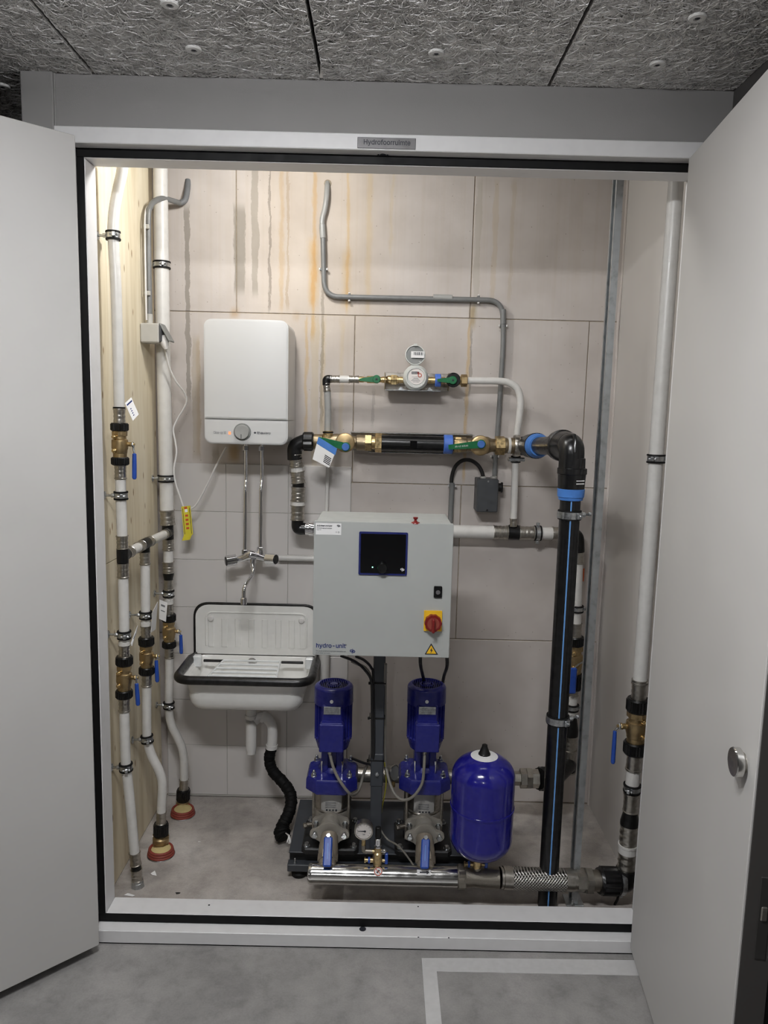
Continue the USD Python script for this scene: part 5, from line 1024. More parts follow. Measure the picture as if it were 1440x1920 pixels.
q = F(592, 1221.2); part(t, 'lettering', text('De juiste drukverhogingsinstallatie van', q[0], CY, q[2], .0036, width=.092), 'ink_grey'); q = F(592, 1225); part(t, 'lettering', text('duijvelaar pompen', q[0], CY, q[2], .0036, width=.044), 'ink_grey')
dp_logo(661, 1221, .015, t, 'ink_blue', CY)
c = P(779, 978, CY+.012); c[2] = cz1-.002; t2 = thing('red_cap', 'small red plastic cap with a knob lying on top of the control cabinet', 'cap', c)
part(t2, 'cone', lathe(c, (0, 0, 1), [(0, .0145), (.003, .013), (.006, .006), (.010, .0035), (.012, .004), (.015, .0072), (.019, .0072), (.0195, 0)], 20), 'red')

px_, py_ = .0, .372
postx = P(709, 1350, py_)[0]
t = thing('cabinet_post', 'anthracite square post carrying the control cabinet between the two pumps', 'post', (postx, py_, .1))
part(t, 'tube', box((postx-.0205, py_-.02, .10), (postx+.0205, py_+.02, cz0+.16), .003), 'anthracite')
part(t, 'bracket', box((postx-.0225, py_-.0225, Zat(1470, postx, py_)), (postx+.0225, py_-.012, Zat(1408, postx, py_)), .004), 'anthracite')
c = np.array([postx, py_-.0225, Zat(1445, postx, py_)]); part(t, 'bolt', [hexa(c, c-[0, .006, 0], .008), cyl(c, c-[0, .011, 0], .004, 10)], 'zinc')
part(t, 'arm', box((postx-.10, py_-.021, cz0+.02), (postx+.10, py_-.006, cz0+.05), .002), 'anthracite')
for k, py in enumerate((1277, 1342, 1421)):
    z = Zat(py, postx, py_); tt_ = thing('cable_tie', ('upper', 'middle', 'lower')[k] + ' black cable tie round the cabinet post', 'cable tie', (postx, py_, z))
    part(tt_, 'strap', [box((postx-.030, py_-.0235, z-.0022), (postx+.023, py_-.0207, z+.0022), .0005), box((postx+.0207, py_-.0235, z-.0022), (postx+.0235, py_+.023, z+.0022), .0005), box((postx-.030, py_-.0235, z-.0022), (postx-.0275, py_+.02, z+.0022), .0005)], 'rubber'); part(tt_, 'lock_head', box((postx-.036, py_-.026, z-.004), (postx-.029, py_-.018, z+.004), .001), 'rubber')

# ================================================================== skid
SK = .100
xl, xr = P(541, 1610, .335)[0], .40
yf, yb_ = .345, .70
t = thing('pump_skid', 'dark grey steel base frame under the two pumps on rubber feet', 'base frame', ((xl+xr)/2, (yf+yb_)/2, 0))
zt_, zm_ = Zat(1600, -.2, yf), Zat(1619, -.2, yf-.004)
zt_ = .100
part(t, 'deck', box((xl, yf+.004, zt_-.006), (xr, yb_, zt_), .001), 'anthracite')
part(t, 'front_flange', box((xl, yf-.004, zt_-.004), (xr, yf+.02, zt_+.0006), .0012), 'anthracite'); part(t, 'front_web', box((xl+.003, yf+.016, .045), (xr-.003, yf+.02, zt_-.004)), 'cast_black')
part(t, 'bottom_flange', box((xl-.004, yf-.014, .032), (xr, yf+.02, .058), .002), 'anthracite'); part(t, 'back_beam', box((xl, yb_-.03, .032), (xr, yb_, zt_-.006), .002), 'anthracite')
part(t, 'side_beam', box((xl, yf+.02, .032), (xl+.03, yb_-.03, zt_-.0061), .002), 'anthracite'); part(t, 'side_beam', box((xr-.03, yf+.02, .032), (xr, yb_-.03, zt_-.0061), .002), 'anthracite')
for fx_, fy_ in ((xl+.035, yf+.022), (xr-.035, yf+.022), (xl+.035, yb_-.035), (xr-.035, yb_-.035)): part(t, 'foot', lathe((fx_, fy_, 0), (0, 0, 1), [(0, .027), (.012, .028), (.02, .022), (.032, .024)], 24), 'rubber')
for bx in (xl+.022, xr-.03): part(t, 'bolt', [cyl((bx, yf-.004, .055), (bx, yf-.004, .078), .003, 10), hexa((bx, yf-.004, .056), (bx, yf-.004, .063), .0065)], 'zinc')

# ================================================================== pumps
def pump(px, side, lab):
    y0 = .43; xx = P(px, 1300, y0)[0]
    t = thing('pump', lab, 'pump', (xx, y0, SK))
    V = lambda z: np.array([xx, y0, z])
    zz = lambda py, dy=0.0: Zat(py, xx, y0+dy)
    z_fan1, z_fan0 = zz(1281), zz(1325, -.07)
    z_mb, z_sb = zz(1400, -.066), zz(1413, -.06)
    z_hd1, z_hd0 = zz(1459, -.075), zz(1491, -.085)
    # base, casing
    part(t, 'foot', [hull([(xx+dx*s, y0+dy*s, z) for dx, dy in ((-.10, -.085), (.10, -.085), (.10, .085), (-.10, .085), (-.085, -.10), (.085, -.10), (.085, .10), (-.085, .10)) for z, s in ((SK+.0005, 1), (SK+.016, 1), (SK+.022, .95))]), cyl(V(SK+.02), V(SK+.05), .07, 30)], 'cast_black')
    for sx in (-1, 1):
        for sy in (-1, 1): q = V(SK+.02)+[sx*.082, sy*.082, 0]; part(t, 'foot_bolt', [lathe(q, (0, 0, 1), [(0, .0115), (.003, .0115), (.003, .0085), (.013, .0075), (.0135, 0)], 14)], 'zinc')
    part(t, 'casing', lathe(V(SK+.04), (0, 0, 1), [(0, .062), (.01, .066), (.085, .066), (.095, .0625)], 40), 'stainless_matt')
    zs = SK+.128
    part(t, 'barrel', lathe(V(zs), (0, 0, 1), [(0, .0625), (.003, .0645), (.008, .0645), (.012, .061), (z_hd0+.02-zs, .061)], 44), 'stainless')
    npz0, npz1 = zs+.012, min(z_hd0-.004, zs+.09)
    pl = [(xx+.0618*math.sin(a), y0-.0618*math.cos(a)) for a in np.linspace(-.62, .62, 13)]; vv = []; ff = []
    for k, (u, w) in enumerate(pl): vv += [(u, w, npz0), (u, w, npz1)]
    for k in range(12): ff += [(2*k, 2*k+2, 2*k+3), (2*k, 2*k+3, 2*k+1)]
    lb = part(t, 'nameplate', (np.array(vv), np.array(ff)), 'grey_label')
    for k in range(4): part(lb, 'print', box((xx-.018+.011*k, y0-.0632, npz0+.003), (xx-.012+.011*k, y0-.060, npz0+.007)), 'ink')
    for k in range(3): part(lb, 'print', box((xx-.02, y0-.0629, npz0+.016+.008*k), (xx+.016, y0-.0605, npz0+.0175+.008*k)), 'ink_grey')
    for sx in (-1, 1):
        for sy in (-1, 1):
            q = V(SK+.04)+[sx*.062, sy*.058, 0]; part(t, 'tie_rod', cyl(q, [q[0], q[1], z_hd1+.018], .0048, 10), 'stainless')
            w = np.array([q[0], q[1], z_hd1-.004]); part(t, 'rod_nut', [cyl(w, w+[0, 0, .004], .0105, 16), hexa(w+[0, 0, .004], w+[0, 0, .013], .0095, .3), lathe(w+[0, 0, .012], (0, 0, 1), [(0, .0055), (.010, .0052), (.013, .002), (.0132, 0)], 10)], 'zinc')
    # head
    def oct_(h, r, z): return [(xx+sx*a*h, y0+sy*b*h, z) for sx in (-1, 1) for sy in (-1, 1) for a, b in ((1, r), (r, 1))]
    part(t, 'head', [hull(oct_(.088, .55, z_hd0+.002)+oct_(.09, .6, z_hd0+.008)+oct_(.089, .6, z_hd1-.016)+oct_(.083, .6, z_hd1-.004)+oct_(.05, .6, z_hd1+.004)), lathe(V(z_hd0-.006), (0, 0, 1), [(0, .062), (.004, .068), (.012, .07), (.02, .07)], 36)], 'pump_blue', smooth=28)
    st_ = [box((xx+s*.026-.012, y0-.042, z_hd1-.004), (xx+s*.026+.012, y0+.042, z_sb+.006), .003) for s in (-1, 1)] + [box((xx-.03, y0-.02, z_hd1-.004), (xx+.03, y0+.042, z_sb+.006), .003), lathe(V(z_hd1-.002), (0, 0, 1), [(0, .052), (.008, .05), (.02, .04), (.02, 0)], 30)]
    part(t, 'motor_stool', st_, 'pump_blue')
    for s in (-1, 1): part(t, 'guard_screw', cyl((xx+s*.036, y0-.047, z_hd1+.003), (xx+s*.036, y0-.047, z_hd1+.05), .0035, 10), 'chrome')
    # motor
    R_ = .0665
    part(t, 'motor_flange', lathe(V(z_sb-.002), (0, 0, 1), [(0, .046), (.004, .055), (z_mb-z_sb+.004, .063), (z_mb-z_sb+.016, .0655), (z_mb-z_sb+.02, .06)], 40), 'pump_blue')
    fins = [lathe(V(z_mb+.004), (0, 0, 1), [(0, .059), (z_fan0-z_mb+.002, .059)], 40)]
    for k in range(26):
        an = math.radians(-100+k*(380/26)) if True else 0
        if abs(((math.degrees(an)+90+180) % 360)-180) < 38: continue
        d = np.array([math.cos(an), math.sin(an), 0]); e = np.array([-d[1], d[0], 0]); c = V((z_mb+z_fan0)/2+.004)+d*.0615
        fins.append(obox(c, np.array([d, e, [0, 0, 1.0]]), (.010, .0028, z_fan0-z_mb-.002), .0006))
    part(t, 'motor', fins, 'pump_blue'); part(t, 'motor_pad', box((xx-.037, y0-.0675, z_mb-.004), (xx+.037, y0-.04, z_fan0+.004), .006), 'pump_blue')
    fh = z_fan1-z_fan0
    part(t, 'fan_cover', lathe(V(z_fan0-.008), (0, 0, 1), [(0, R_), (0, R_+.0022), (fh-.004, R_+.0015), (fh+.002, R_-.0015), (fh+.0065, R_-.008), (fh+.0078, R_-.0135), (fh+.0078, R_-.016), (fh+.0, R_-.0165), (fh-.006, R_-.017)], 52), 'pump_blue', smooth=40)
    tz = z_fan1-.0012
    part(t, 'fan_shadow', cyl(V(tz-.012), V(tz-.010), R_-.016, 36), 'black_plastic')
    for k in range(15):
        u = -.0455+k*.0065; hw = math.sqrt(max(0, .0502**2-u*u)); part(t, 'grille_bar', box((xx+u-.0011, y0-hw, tz-.004), (xx+u+.0011, y0+hw, tz), .0005), 'pump_blue')
    part(t, 'grille_hub', [cyl(V(tz-.004), V(tz+.001), .0135, 24), lathe(V(tz-.004), (0, 0, 1), [(0, .024), (.0042, .024), (.0042, .0215), (0, .0215)], 28)], 'pump_blue')
    q = V(zz(1316, -.069)); part(t, 'badge', cyl(q+[-.003, -.0675, 0], q+[-.003, -.0705, 0], .0062, 20), 'paper')
    q0, q1 = zz(1340, -.07), zz(1325.5, -.07); npx = part(t, 'motor_plate', box((xx-.030, y0-.0705, q0), (xx+.0285, y0-.067, q1), .0006), 'zinc')
    for k in range(4): part(npx, 'print', box((xx-.027, y0-.0712, q0+.003+.0055*k), (xx+.025, y0-.0704, q0+.0042+.0055*k)), 'ink_grey')
    tb0, tb1 = zz(1409, -.10), zz(1358, -.10)
    bx = part(t, 'terminal_box', box((xx-.040, y0-.098, tb0), (xx+.040, y0-.062, tb1), .006), 'pump_blue'); part(bx, 'lid', box((xx-.0415, y0-.108, tb0-.001), (xx+.0415, y0-.0975, tb1+.001), .003), 'pump_blue')
    for s in (-1, 1): part(bx, 'lid_screw', cyl((xx+s*.034, y0-.109, tb1-.006), (xx+s*.034, y0-.106, tb1-.006), .0035, 10), 'pump_blue')
    part(t, 'cable_gland', [hexa((xx-.006, y0-.085, tb0+.001), (xx-.006, y0-.085, tb0-.010), .0085), cyl((xx-.006, y0-.085, tb0-.009), (xx-.006, y0-.085, tb0-.017), .007, 12)], 'steel')
    # ports: towards the viewer
    pz = .205; py0 = y0-.064
    part(t, 'port', lathe((xx, py0+.012, pz), (0, -1, -.06), [(0, .034), (.014, .0345), (.016, .0305), (.026, .0305), (.03, .034), (.042, .034), (.05, .030), (.062, .029)], 34), 'stainless_matt')
    fy = py0-.05
    def lozenge(y, zc_, hw, hr, hb=.036):
        return extr_bev(shapely.union_all([Point(xx, zc_).buffer(hb), Point(xx-hw, zc_).buffer(hr), Point(xx+hw, zc_).buffer(hr), Polygon([(xx-hw, zc_-hr), (xx, zc_-hb), (xx+hw, zc_-hr), (xx+hw, zc_+hr), (xx, zc_+hb), (xx-hw, zc_+hr)])]), y-.012, y, .002)
    part(t, 'port_flange', lozenge(py0+.004, pz, .050, .0155), 'stainless_matt'); fl_ = part(t, 'counter_flange', lozenge(fy-.004, pz-.012, .0505, .0175, .044), 'stainless_matt')
    for s in (-1, 1):
        q = np.array([xx+s*.0505, py0+.008, pz-.004]); part(t, 'flange_bolt', [cyl(q, q+[0, fy-.03-q[1], 0], .0055, 12), hexa(q+[0, -.010, 0], q+[0, -.020, 0], .0105), hexa([q[0], fy-.016, q[2]-.009], [q[0], fy-.026, q[2]-.009], .0105)], 'zinc')
    for s in (-1,): part(t, 'vent_plug', [cyl((xx+side*.062, y0-.05, SK+.085), (xx+side*.086, y0-.06, SK+.085), .008, 12), hexa((xx+side*.086, y0-.06, SK+.085), (xx+side*.096, y0-.064, SK+.085), .0095)], 'cast')
    return t, xx, y0, fy, pz, tb0
MZ, MY, MR = .114, .200, .0325
pumps = []
for px, side, lab, w in ((626, -1, 'left-hand blue vertical pump standing on the dark skid', 'left'), (800, -1, 'right-hand blue vertical pump standing on the dark skid beside the tank', 'right')):
    t, xx, y0, fy, pz, tb0 = pump(px, side, lab); pumps.append((xx, y0, tb0))
    v = thing('ball_valve', 'steel ball valve with flat blue handle in front of the %s pump' % w, 'valve', (xx, .26, .16))
    A_ = np.array([xx, fy-.016, pz-.012]); B_ = np.array([xx, MY+.004, MZ+.026]); d = B_-A_; L = np.linalg.norm(d)
    part(v, 'body', [lathe(A_, d, [(0, .027), (.004, .029), (L*.18, .029), (L*.22, .031), (L*.55, .0335), (L*.72, .030), (L*.76, .028), (L*.95, .028), (L, .026)], 30), hexa(A_+d*.6, A_+d*.86, .034)], 'valve_grey', smooth=32)
    nrm = np.array([0, -d[2], d[1]]); nrm /= np.linalg.norm(nrm); nrm = nrm if nrm[2] > 0 else -nrm
    s0 = A_ + d*.32 + nrm*.036; part(v, 'stem', [cyl(s0-nrm*.004, s0+nrm*.020, .0065, 12), hexa(s0+nrm*.015, s0+nrm*.022, .0085)], 'zinc')
    h0 = G(px-13, 1574, s0[2]+.016); h1 = G(px-15, 1616, s0[2]-.03); hd = h1-h0; Lh = np.linalg.norm(hd); hd /= Lh; hx = np.array([1.0, 0, 0]); hn = np.cross(hx, hd); hn = hn if hn[2] > 0 else -hn
    h0 = s0 + nrm*.016 + hd*.002; h1 = h0 + hd*.095
    part(v, 'handle', obox((h0+h1)/2, np.array([hx, hd, hn]), (.0285, .095, .011), .004), 'blue_grip'); part(v, 'handle_mark', obox((h0+h1)/2+hn*.0056, np.array([hx, hd, hn]), (.003, .05, .0008)), 'blue_ring')

def grey_cable(lab, pts, r=.0052, m='cable_grey'):
    t = thing('cable', lab, 'cable', pts[len(pts)//2]); wire(t, 'flex', pts, r, m, 10); return t
xx, y0, tb = pumps[0]
grey_cable('grey motor cable hanging in a loop below the left pump motor towards the post', [np.array([xx-.006, y0-.085, tb-.014]), P(624, 1436, y0-.10), P(632, 1455, y0-.11), P(644, 1474, y0-.12), P(657, 1489, y0-.11), P(666, 1489, y0-.06), P(675, 1475, y0-.02), P(682, 1450, y0), P(692, 1425, y0-.02), P(697, 1395, y0-.04), P(697, 1290, .36), P(688, 1256, .33), P(660, 1240, .28)])
xx, y0, tb = pumps[1]
grey_cable('grey motor cable looping below the right pump motor up to the post', [np.array([xx-.006, y0-.085, tb-.014]), P(795, 1440, y0-.10), P(791, 1470, y0-.11), P(775, 1493, y0-.12), P(757, 1500, y0-.11), P(741, 1490, y0-.10), P(731, 1468, y0-.08), P(725, 1445, y0-.06), P(722, 1425, y0-.04), P(722, 1300, .37), P(723, 1245, .3)])
grey_cable('thin grey sensor cable running over the skid deck to the steel header pipe', [P(712, 1552, .37), P(718, 1563, .36), P(728, 1575, .35), P(744, 1584, .32), P(756, 1596, .29), P(768, 1612, .25), P(776, 1624, .215)], .0032)
grey_cable('thin yellow and green earth wire hanging right of the cabinet post', [P(721, 1430, .38), P(724, 1460, .40), P(722, 1485, .40), P(716, 1515, .40), P(713, 1540, .38)], .0026, 'wire_yellow')
for k, pts in enumerate(([P(640, 1230, .22), P(665, 1240, .27), P(684, 1256, .32), P(697, 1280, .34), P(698, 1330, .345), P(698, 1420, .35)], [P(668, 1231, .24), P(683, 1238, .28), P(696, 1252, .33), P(700, 1275, .352), P(700.5, 1420, .352), P(690, 1432, .40), P(660, 1422, .46)])):
    grey_cable(('outer', 'inner')[k] + ' black cable curving from under the cabinet down the left side of the post', pts, .0045, 'cable_black')
grey_cable('black cable dropping from the cabinet behind the right pump motor, left one of two', [P(788, 1230, .26), P(789, 1250, .30), P(795, 1280, .48), P(798, 1330, .56)], .0058, 'cable_black')
grey_cable('black cable dropping from the cabinet behind the right pump motor, right one of two', [P(838, 1230, .26), P(838, 1250, .30), P(831, 1275, .48), P(826, 1330, .56)], .0058, 'cable_black')

# ================================================================== polished header pipe, gauge, tank, flexible hose
hx0, hx1 = P(580, 1640, MY)[0], P(858, 1646, MY)[0]
t = thing('header_pipe', 'polished steel header pipe lying in front of the skid below both pump valves', 'pipe', ((hx0+hx1)/2, MY, MZ-MR))
part(t, 'tube', lathe((hx0+.008, MY, MZ), (1, 0, 0), [(0, MR), (hx1-hx0-.008, MR)], 44), 'polished'); part(t, 'end_cap', lathe((hx0, MY, MZ), (1, 0, 0), [(-.004, 0), (-.004, MR-.006), (-.0025, MR-.002), (.0005, MR), (.0085, MR+.0004), (.0085, MR-.003)], 40), 'polished'); part(t, 'cap_seal', lathe((hx0+.0075, MY, MZ), (1, 0, 0), [(0, MR-.003), (.0022, MR-.0004), (.0022, MR-.003)], 40), 'ink')
rd = np.array([0, -.62, .785]); c = np.array([P(709, 1630, MY)[0], MY, MZ]) + rd*MR
sd = part(t, 'prohibition_sticker', lathe(c-rd*.001, rd, [(0, .0145), (.0022, .0145), (.0022, 0)], 28), 'paper'); part(sd, 'red_ring', torus(c+rd*.0015, rd, .0122, .0013, 28, 6), 'ink_red')
e1_, e2_ = np.array([1.0, 0, 0]), np.cross(rd, [1.0, 0, 0]); part(sd, 'tap_symbol', obox(c+rd*.0014, np.array([(e1_+e2_)/2**.5, (e1_-e2_)/2**.5, rd]), (.012, .005, .001)), 'ink'); part(sd, 'red_bar', obox(c+rd*.0019, np.array([(e1_-e2_)/2**.5, (e1_+e2_)/2**.5, rd]), (.024, .0022, .001)), 'ink_red')
for px, w in ((791, .045),): c = np.array([P(px+3, 1630, MY)[0], MY, MZ]) + rd*MR; sd = part(t, 'flow_sticker', obox(c, np.array([[1.0, 0, 0], e2_, rd]), (w, .018, .0024), .0005), 'paper'); part(sd, 'arrow', [obox(c+rd*.0012, np.array([[1.0, 0, 0], e2_, rd]), (w*.6, .004, .0012)), hull([c+rd*s+e1_*u+e2_*k for s in (.0006, .0018) for u, k in ((w*.2, -.006), (w*.2, .006), (w*.42, 0))])], 'ink')

def drain_valve(xc, zb, zt, lab, sc_=1.0, lever=True):
    t = thing('drain_valve', lab, 'valve', (xc, MY, zb)); V = lambda z: np.array([xc, MY, z]); h = zt-zb
    part(t, 'body', [lathe(V(zb), (0, 0, 1), [(0, .0105), (h*.12, .0115), (h*.14, .0145), (h*.5, .0165), (h*.72, .0155), (h*.78, .0115), (h*.9, .012), (h, .0095)], 22)], 'brass')
    zc_ = zb+h*.34
    part(t, 'outlet', [cyl((xc-.012, MY, zc_), (xc-.026, MY, zc_), .0075, 14), cyl((xc-.030, MY, zc_), (xc-.039, MY, zc_), .006, 14), cyl((xc-.039, MY, zc_), (xc-.0435, MY, zc_), .0092, 16)], 'brass'); part(t, 'blue_collar', cyl((xc-.024, MY, zc_), (xc-.0315, MY, zc_), .0105, 16), 'blue_grip')
    part(t, 'handle_stem', cyl((xc+.012, MY, zc_), (xc+.026, MY, zc_), .0055, 12), 'brass'); part(t, 'handle', box((xc+.024, MY-.006, zc_-.011), (xc+.0345, MY+.006, zc_+.026), .002), 'blue_grip')
    return t
gx = P(708, 1605, MY)[0]
t = drain_valve(gx, MZ+MR-.004, Zat(1588, gx, MY), 'brass drain valve with blue handle on the header pipe below the pressure gauge')
zt2 = Zat(1590, gx, MY)
part(t, 'sensor', [cyl((gx, MY, zt2-.002), (gx, MY, zt2+.012), .0085, 16), cyl((gx, MY, zt2+.012), (gx, MY, zt2+.036), .0105, 18), hexa((gx, MY, zt2+.002), (gx, MY, zt2+.010), .0125)], 'chrome'); part(t, 'sensor_plug', [cyl((gx, MY+.002, zt2+.036), (gx, MY+.004, zt2+.072), .0092, 16)], 'black_plastic')
part(t, 'side_port', [cyl((gx+.010, MY, zt2-.010), (gx+.02, MY-.004, zt2-.008), .0062, 12), sph((gx+.022, MY-.004, zt2-.008), .0075, 1)], 'chrome')
gy = MY; gc = P(682, 1558, gy-.012); gc[1] = gy
ez = zt2-.012; part(t, 'gauge_pipe', [cyl((gx-.008, MY, ez), (gx-.022, MY, ez), .0062, 12)], 'brass'); part(t, 'gauge_elbow', sweep(fillet([(gx-.018, MY, ez), (gc[0], MY, ez), (gc[0], MY, ez+.022)], .01, 6), .0078, 14), 'cast')
t = thing('pressure_gauge', 'round white pressure gauge with a steel rim on the brass fitting between the pumps', 'gauge', gc)
part(t, 'socket', [cyl((gc[0], gy, ez+.016), (gc[0], gy, gc[2]-.026), .0066, 12), hexa((gc[0], gy, gc[2]-.04), (gc[0], gy, gc[2]-.029), .0082)], 'brass')
part(t, 'case', lathe(gc+[0, .014, 0], (0, -1, 0), [(0, .026), (.004, .0305), (.026, .0315), (.030, .0305), (.031, .0275), (.027, .0268), (.027, 0)], 44), 'steel')
dl_ = part(t, 'dial', lathe(gc+[0, -.0128, 0], (0, -1, 0), [(0, .0265), (.001, .0265), (.001, 0)], 36), 'gauge_dial')
part(dl_, 'needle', hull([gc+[dx, dy, dz] for dy in (-.0152, -.0146) for dx, dz in ((-.021, .0004), (.004, .0018), (.007, .0014), (.007, -.0014), (.004, -.0018), (-.021, -.0004))]), 'ink'); part(dl_, 'needle_hub', cyl(gc+[0.004, -.0140, 0], gc+[0.004, -.016, 0], .0032, 14), 'ink')
for k in range(11): an = math.radians(225-27*k); q = gc+[.0215*math.cos(an), -.0138, .0215*math.sin(an)]; part(dl_, 'tick', obox(q, np.array([[math.cos(an), 0, math.sin(an)], [0, 1.0, 0], [-math.sin(an), 0, math.cos(an)]]), (.005, .0008, .0009)), 'ink_grey')
part(dl_, 'lettering', text('bar', gc[0]-.004, gy-.0138, gc[2]-.013, .0045), 'ink_grey')

# pressure tank
TX = P(904, 1510, MY)[0]; tz1, tz0 = P(904, 1419, MY-.02)[2], P(904, 1603, MY)[2]; TR = .1025; H_ = tz1-tz0
t = thing('pressure_tank', 'blue upright pressure tank with a black cap and white ring label on top', 'pressure tank', (TX, MY, tz0))
pr = [(0, 0), (0, .018)] + [(.072*(1-math.cos(a)), .018+(TR-.018)*math.sin(a)) for a in np.linspace(.25, np.pi/2, 14)]
pr += [(H_*.5-.004, TR), (H_*.5-.0035, TR+.0022), (H_*.5+.0035, TR+.0022), (H_*.5+.004, TR)]
pr += [(H_-.072*(1-math.sin(a)), .0+TR*math.cos(a)) for a in np.linspace(0, np.pi/2*.999, 16)]
part(t, 'vessel', lathe((TX, MY, tz0), (0, 0, 1), pr, 64), 'vessel_blue', smooth=40)
def tank_z(r): return tz0+H_-.072*(1-math.sqrt(max(0, 1-(r/TR)**2)))
part(t, 'ring_label', lathe((TX, MY, 0), (0, 0, 1), [(tank_z(.044)-.001, .0435), (tank_z(.044)+.0012, .044), (tank_z(.034)+.0012, .034), (tank_z(.02)+.0012, .02), (tank_z(.02)-.001, .02)], 44), 'paper')
part(t, 'cap', lathe((TX, MY, tz0+H_-.002), (0, 0, 1), [(0, .0195), (.005, .0195), (.007, .0175), (.028, .009), (.034, .0085), (.036, .005), (.036, 0)], 24), 'black_plastic')
drain_valve(P(895, 1615, MY)[0], MZ+MR-.006, tz0+.004, 'brass valve with blue handle under the blue pressure tank')

# fittings right of the header: tee, braided hose, hex union, black nut
def HX(px): return P(px, 1648, MY)[0]
hy2 = .238
def HP(px):
    x = HX(px); u = np.clip((px-940)/(1175-940), 0, 1); p = P(px, 1645 + (px-860)*.024, MY+(hy2-MY)*u); return p
A0 = np.array([HX(858), MY, MZ])
t = thing('header_tee', 'dull stainless threaded tee joining the header pipe, the tank valve and the braided hose', 'pipe fitting', A0)
L = HX(936)-HX(856); part(t, 'body', lathe((HX(856), MY, MZ), (1, 0, 0), [(0, .031), (.003, .038), (.022, .038), (.024, .0355), (.04, .0345), (.058, .031), (.074, .0345), (L-.003, .036), (L, .030)], 30), 'cast'); part(t, 'hex', hexa((HX(858), MY, MZ), (HX(872), MY, MZ), .0425, .3), 'cast', smooth=20)
q = P(895, 1630, MY)[0]; part(t, 'boss', cyl((q, MY, MZ), (q, MY, MZ+MR+.006), .015, 20), 'cast')
B0, B1 = HP(942), HP(1076); B0[2] = MZ-.0005
t = thing('braided_hose', 'short braided stainless hose to the right of the header tee', 'hose', (B0+B1)/2)
d = B1-B0; L = np.linalg.norm(d); du = d/L
part(t, 'end_ring', lathe(B0-du*.008, d, [(0, .030), (0, .034), (.008, .034), (.009, .030)], 30), 'steel'); part(t, 'ferrule', lathe(B0, d, [(0, .032), (.001, .0365), (.03, .0365), (.032, .033)], 36), 'steel'); part(t, 'braid', cyl(B0+du*.028, B1-du*.03, .0362, 44), 'braid'); part(t, 'ferrule', lathe(B1-du*.035, d, [(0, .033), (.001, .0368), (.028, .0368), (.030, .033)], 36), 'steel'); part(t, 'end_ring', lathe(B1-du*.006, d, [(0, .03), (0, .035), (.010, .035), (.011, .030)], 30), 'steel')
C1, C2, C3 = HP(1078), HP(1122), HP(1160)
t = thing('pipe_union', 'steel hexagon union between the braided hose and the black nut at the lower right', 'pipe fitting', (C1+C2)/2)
part(t, 'hex_nut', hexa(C1, C1*.55+C2*.45, .0375, .2), 'steel', smooth=20); part(t, 'hex_nut', hexa(C1*.62+C2*.38, C1*.32+C2*.68, .045, .5), 'steel', smooth=20); part(t, 'tail', cyl(C1*.4+C2*.6, C2+du*.004, .034, 26), 'cast')
t = thing('pipe_coupling', 'large black compression nut and bend at the foot of the right riser', 'pipe fitting', (C2+C3)/2)
part(t, 'nut', knurl(C2, C3-C2, np.linalg.norm(C3-C2), .0445, 18), 'pe_black', smooth=20)
D1 = HP(1174); part(t, 'band', lathe(C3-du*.002, du, [(0, .036), (0, .044), (.008, .045), (.016, .044), (.016, .036)], 32), 'zinc'); part(t, 'band_screw', cyl(C3+[.004, -.02, -.043], C3+[.012, .01, -.043], .006, 12), 'zinc')
f0 = r4.at(1632); part(t, 'bend', sweep(fillet([C3+du*.01, np.array([f0[0], .24, D1[2]-.004]), f0+[0, 0, .006]], .05, 10), .0335, 26), 'pe_black')
q = HP(1157); part(t, 'strap', sweep(smoothc([q+[0, -.02, -.04], q+[.001, -.012, -.06], q+[-.002, 0, -.085], q+[-.003, .01, -.112]], 6), .0042, 8), 'rubber')

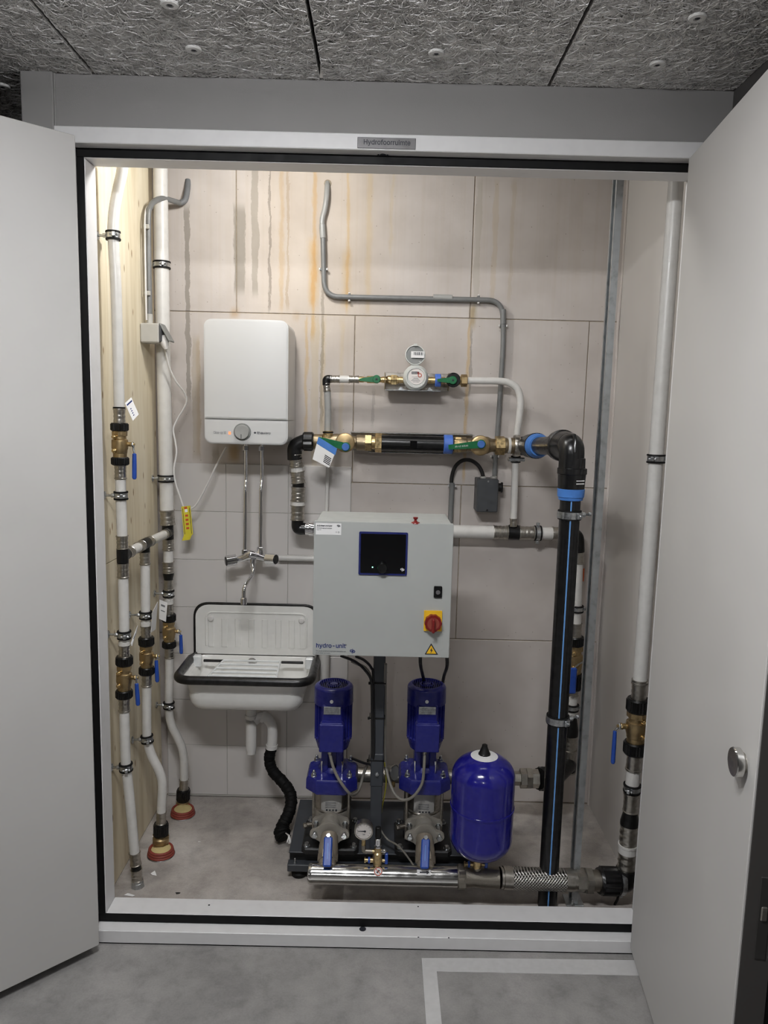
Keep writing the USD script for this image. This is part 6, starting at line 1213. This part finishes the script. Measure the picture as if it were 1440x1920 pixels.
# discharge header behind the pumps
DY, DZ = .64, P(985, 1459, .64)[2]
t = thing('discharge_header', 'stainless discharge pipe running across behind the two pumps', 'pipe', (.2, DY, DZ))
part(t, 'tube', cyl((-.16, DY, DZ), (P(962, 1459, DY)[0], DY, DZ), .0285, 30), 'stainless')
for x_ in (pumps[0][0], pumps[1][0]): part(t, 'branch', [cyl((x_, .48, .20), (x_, DY, .20), .024, 20), cyl((x_, DY, .19), (x_, DY, DZ), .024, 20), lathe((x_, DY-.03, .20), (0, -1, 0), [(0, .045), (.012, .045), (.012, 0)], 24)], 'cast')
p0, p1, p2_ = P(962, 1459, DY), P(1010, 1460, DY), P(1040, 1461, DY+.05)
t = thing('pipe_union', 'steel hexagon union with black nut behind the pressure tank', 'pipe fitting', p1)
for k, (s0, s1, rr, ph) in enumerate(((0, .28, .027, .0), (.26, .52, .038, .2), (.5, .72, .042, .5), (.7, 1.0, .036, .1))): part(t, 'hex_nut', hexa(p0+(p1-p0)*s0, p0+(p1-p0)*s1, rr, ph), 'steel', smooth=20)
part(t, 'black_nut', knurl(p1, p2_-p1, np.linalg.norm(p2_-p1), .044, 16), 'black_plastic', smooth=20)
f5 = r5.at(1447); part(t, 'elbow', sweep(fillet([p2_, np.array([f5[0], f5[1]-.01, p2_[2]]), f5+[0, 0, .01]], .05, 10), .031, 24), 'black_plastic')
t = thing('pressure_gauge', 'second gauge seen edge-on behind the cabinet post', 'gauge', P(737, 1450, .50)); c = P(738, 1449, .50); dd = np.array([.8, -.55, .22]); dd /= np.linalg.norm(dd)
part(t, 'case', lathe(c-dd*.018, dd, [(0, .028), (.018, .0305), (.024, .0305), (.026, .028), (.022, .027), (.022, 0)], 36), 'steel'); part(t, 'dial', lathe(c+dd*.0045, dd, [(0, .0265), (.001, .0265), (.001, 0)], 30), 'conduit'); part(t, 'socket', cyl(c-[0, 0, .027], c-[0, 0, .055], .0065, 12), 'brass')

# bits of plaster and paper on the cupboard floor
for k, (px, py, s, lab) in enumerate(((242, 1679, .011, 'white chip of plaster on the floor beside the foot of the frontmost pipe'), (289, 1639, .012, 'curled white scrap on the cupboard floor right of the frontmost pipe foot'), (374, 1578, .006, 'tiny white crumb on the floor right of the middle red collar'), (334, 1675, .007, 'small brown crumb on the cupboard floor near the front sill'))):
    c = G(px, py); g = np.random.default_rng(k+3); solo('floor_scrap', hull(c + np.array([0, 0, .0]) + np.column_stack([g.normal(0, s*.6, 14), g.normal(0, s*.45, 14), np.abs(g.normal(0, s*.22, 14))])), 'paper' if k < 3 else 'cast_black', lab, 'scrap', smooth=False)
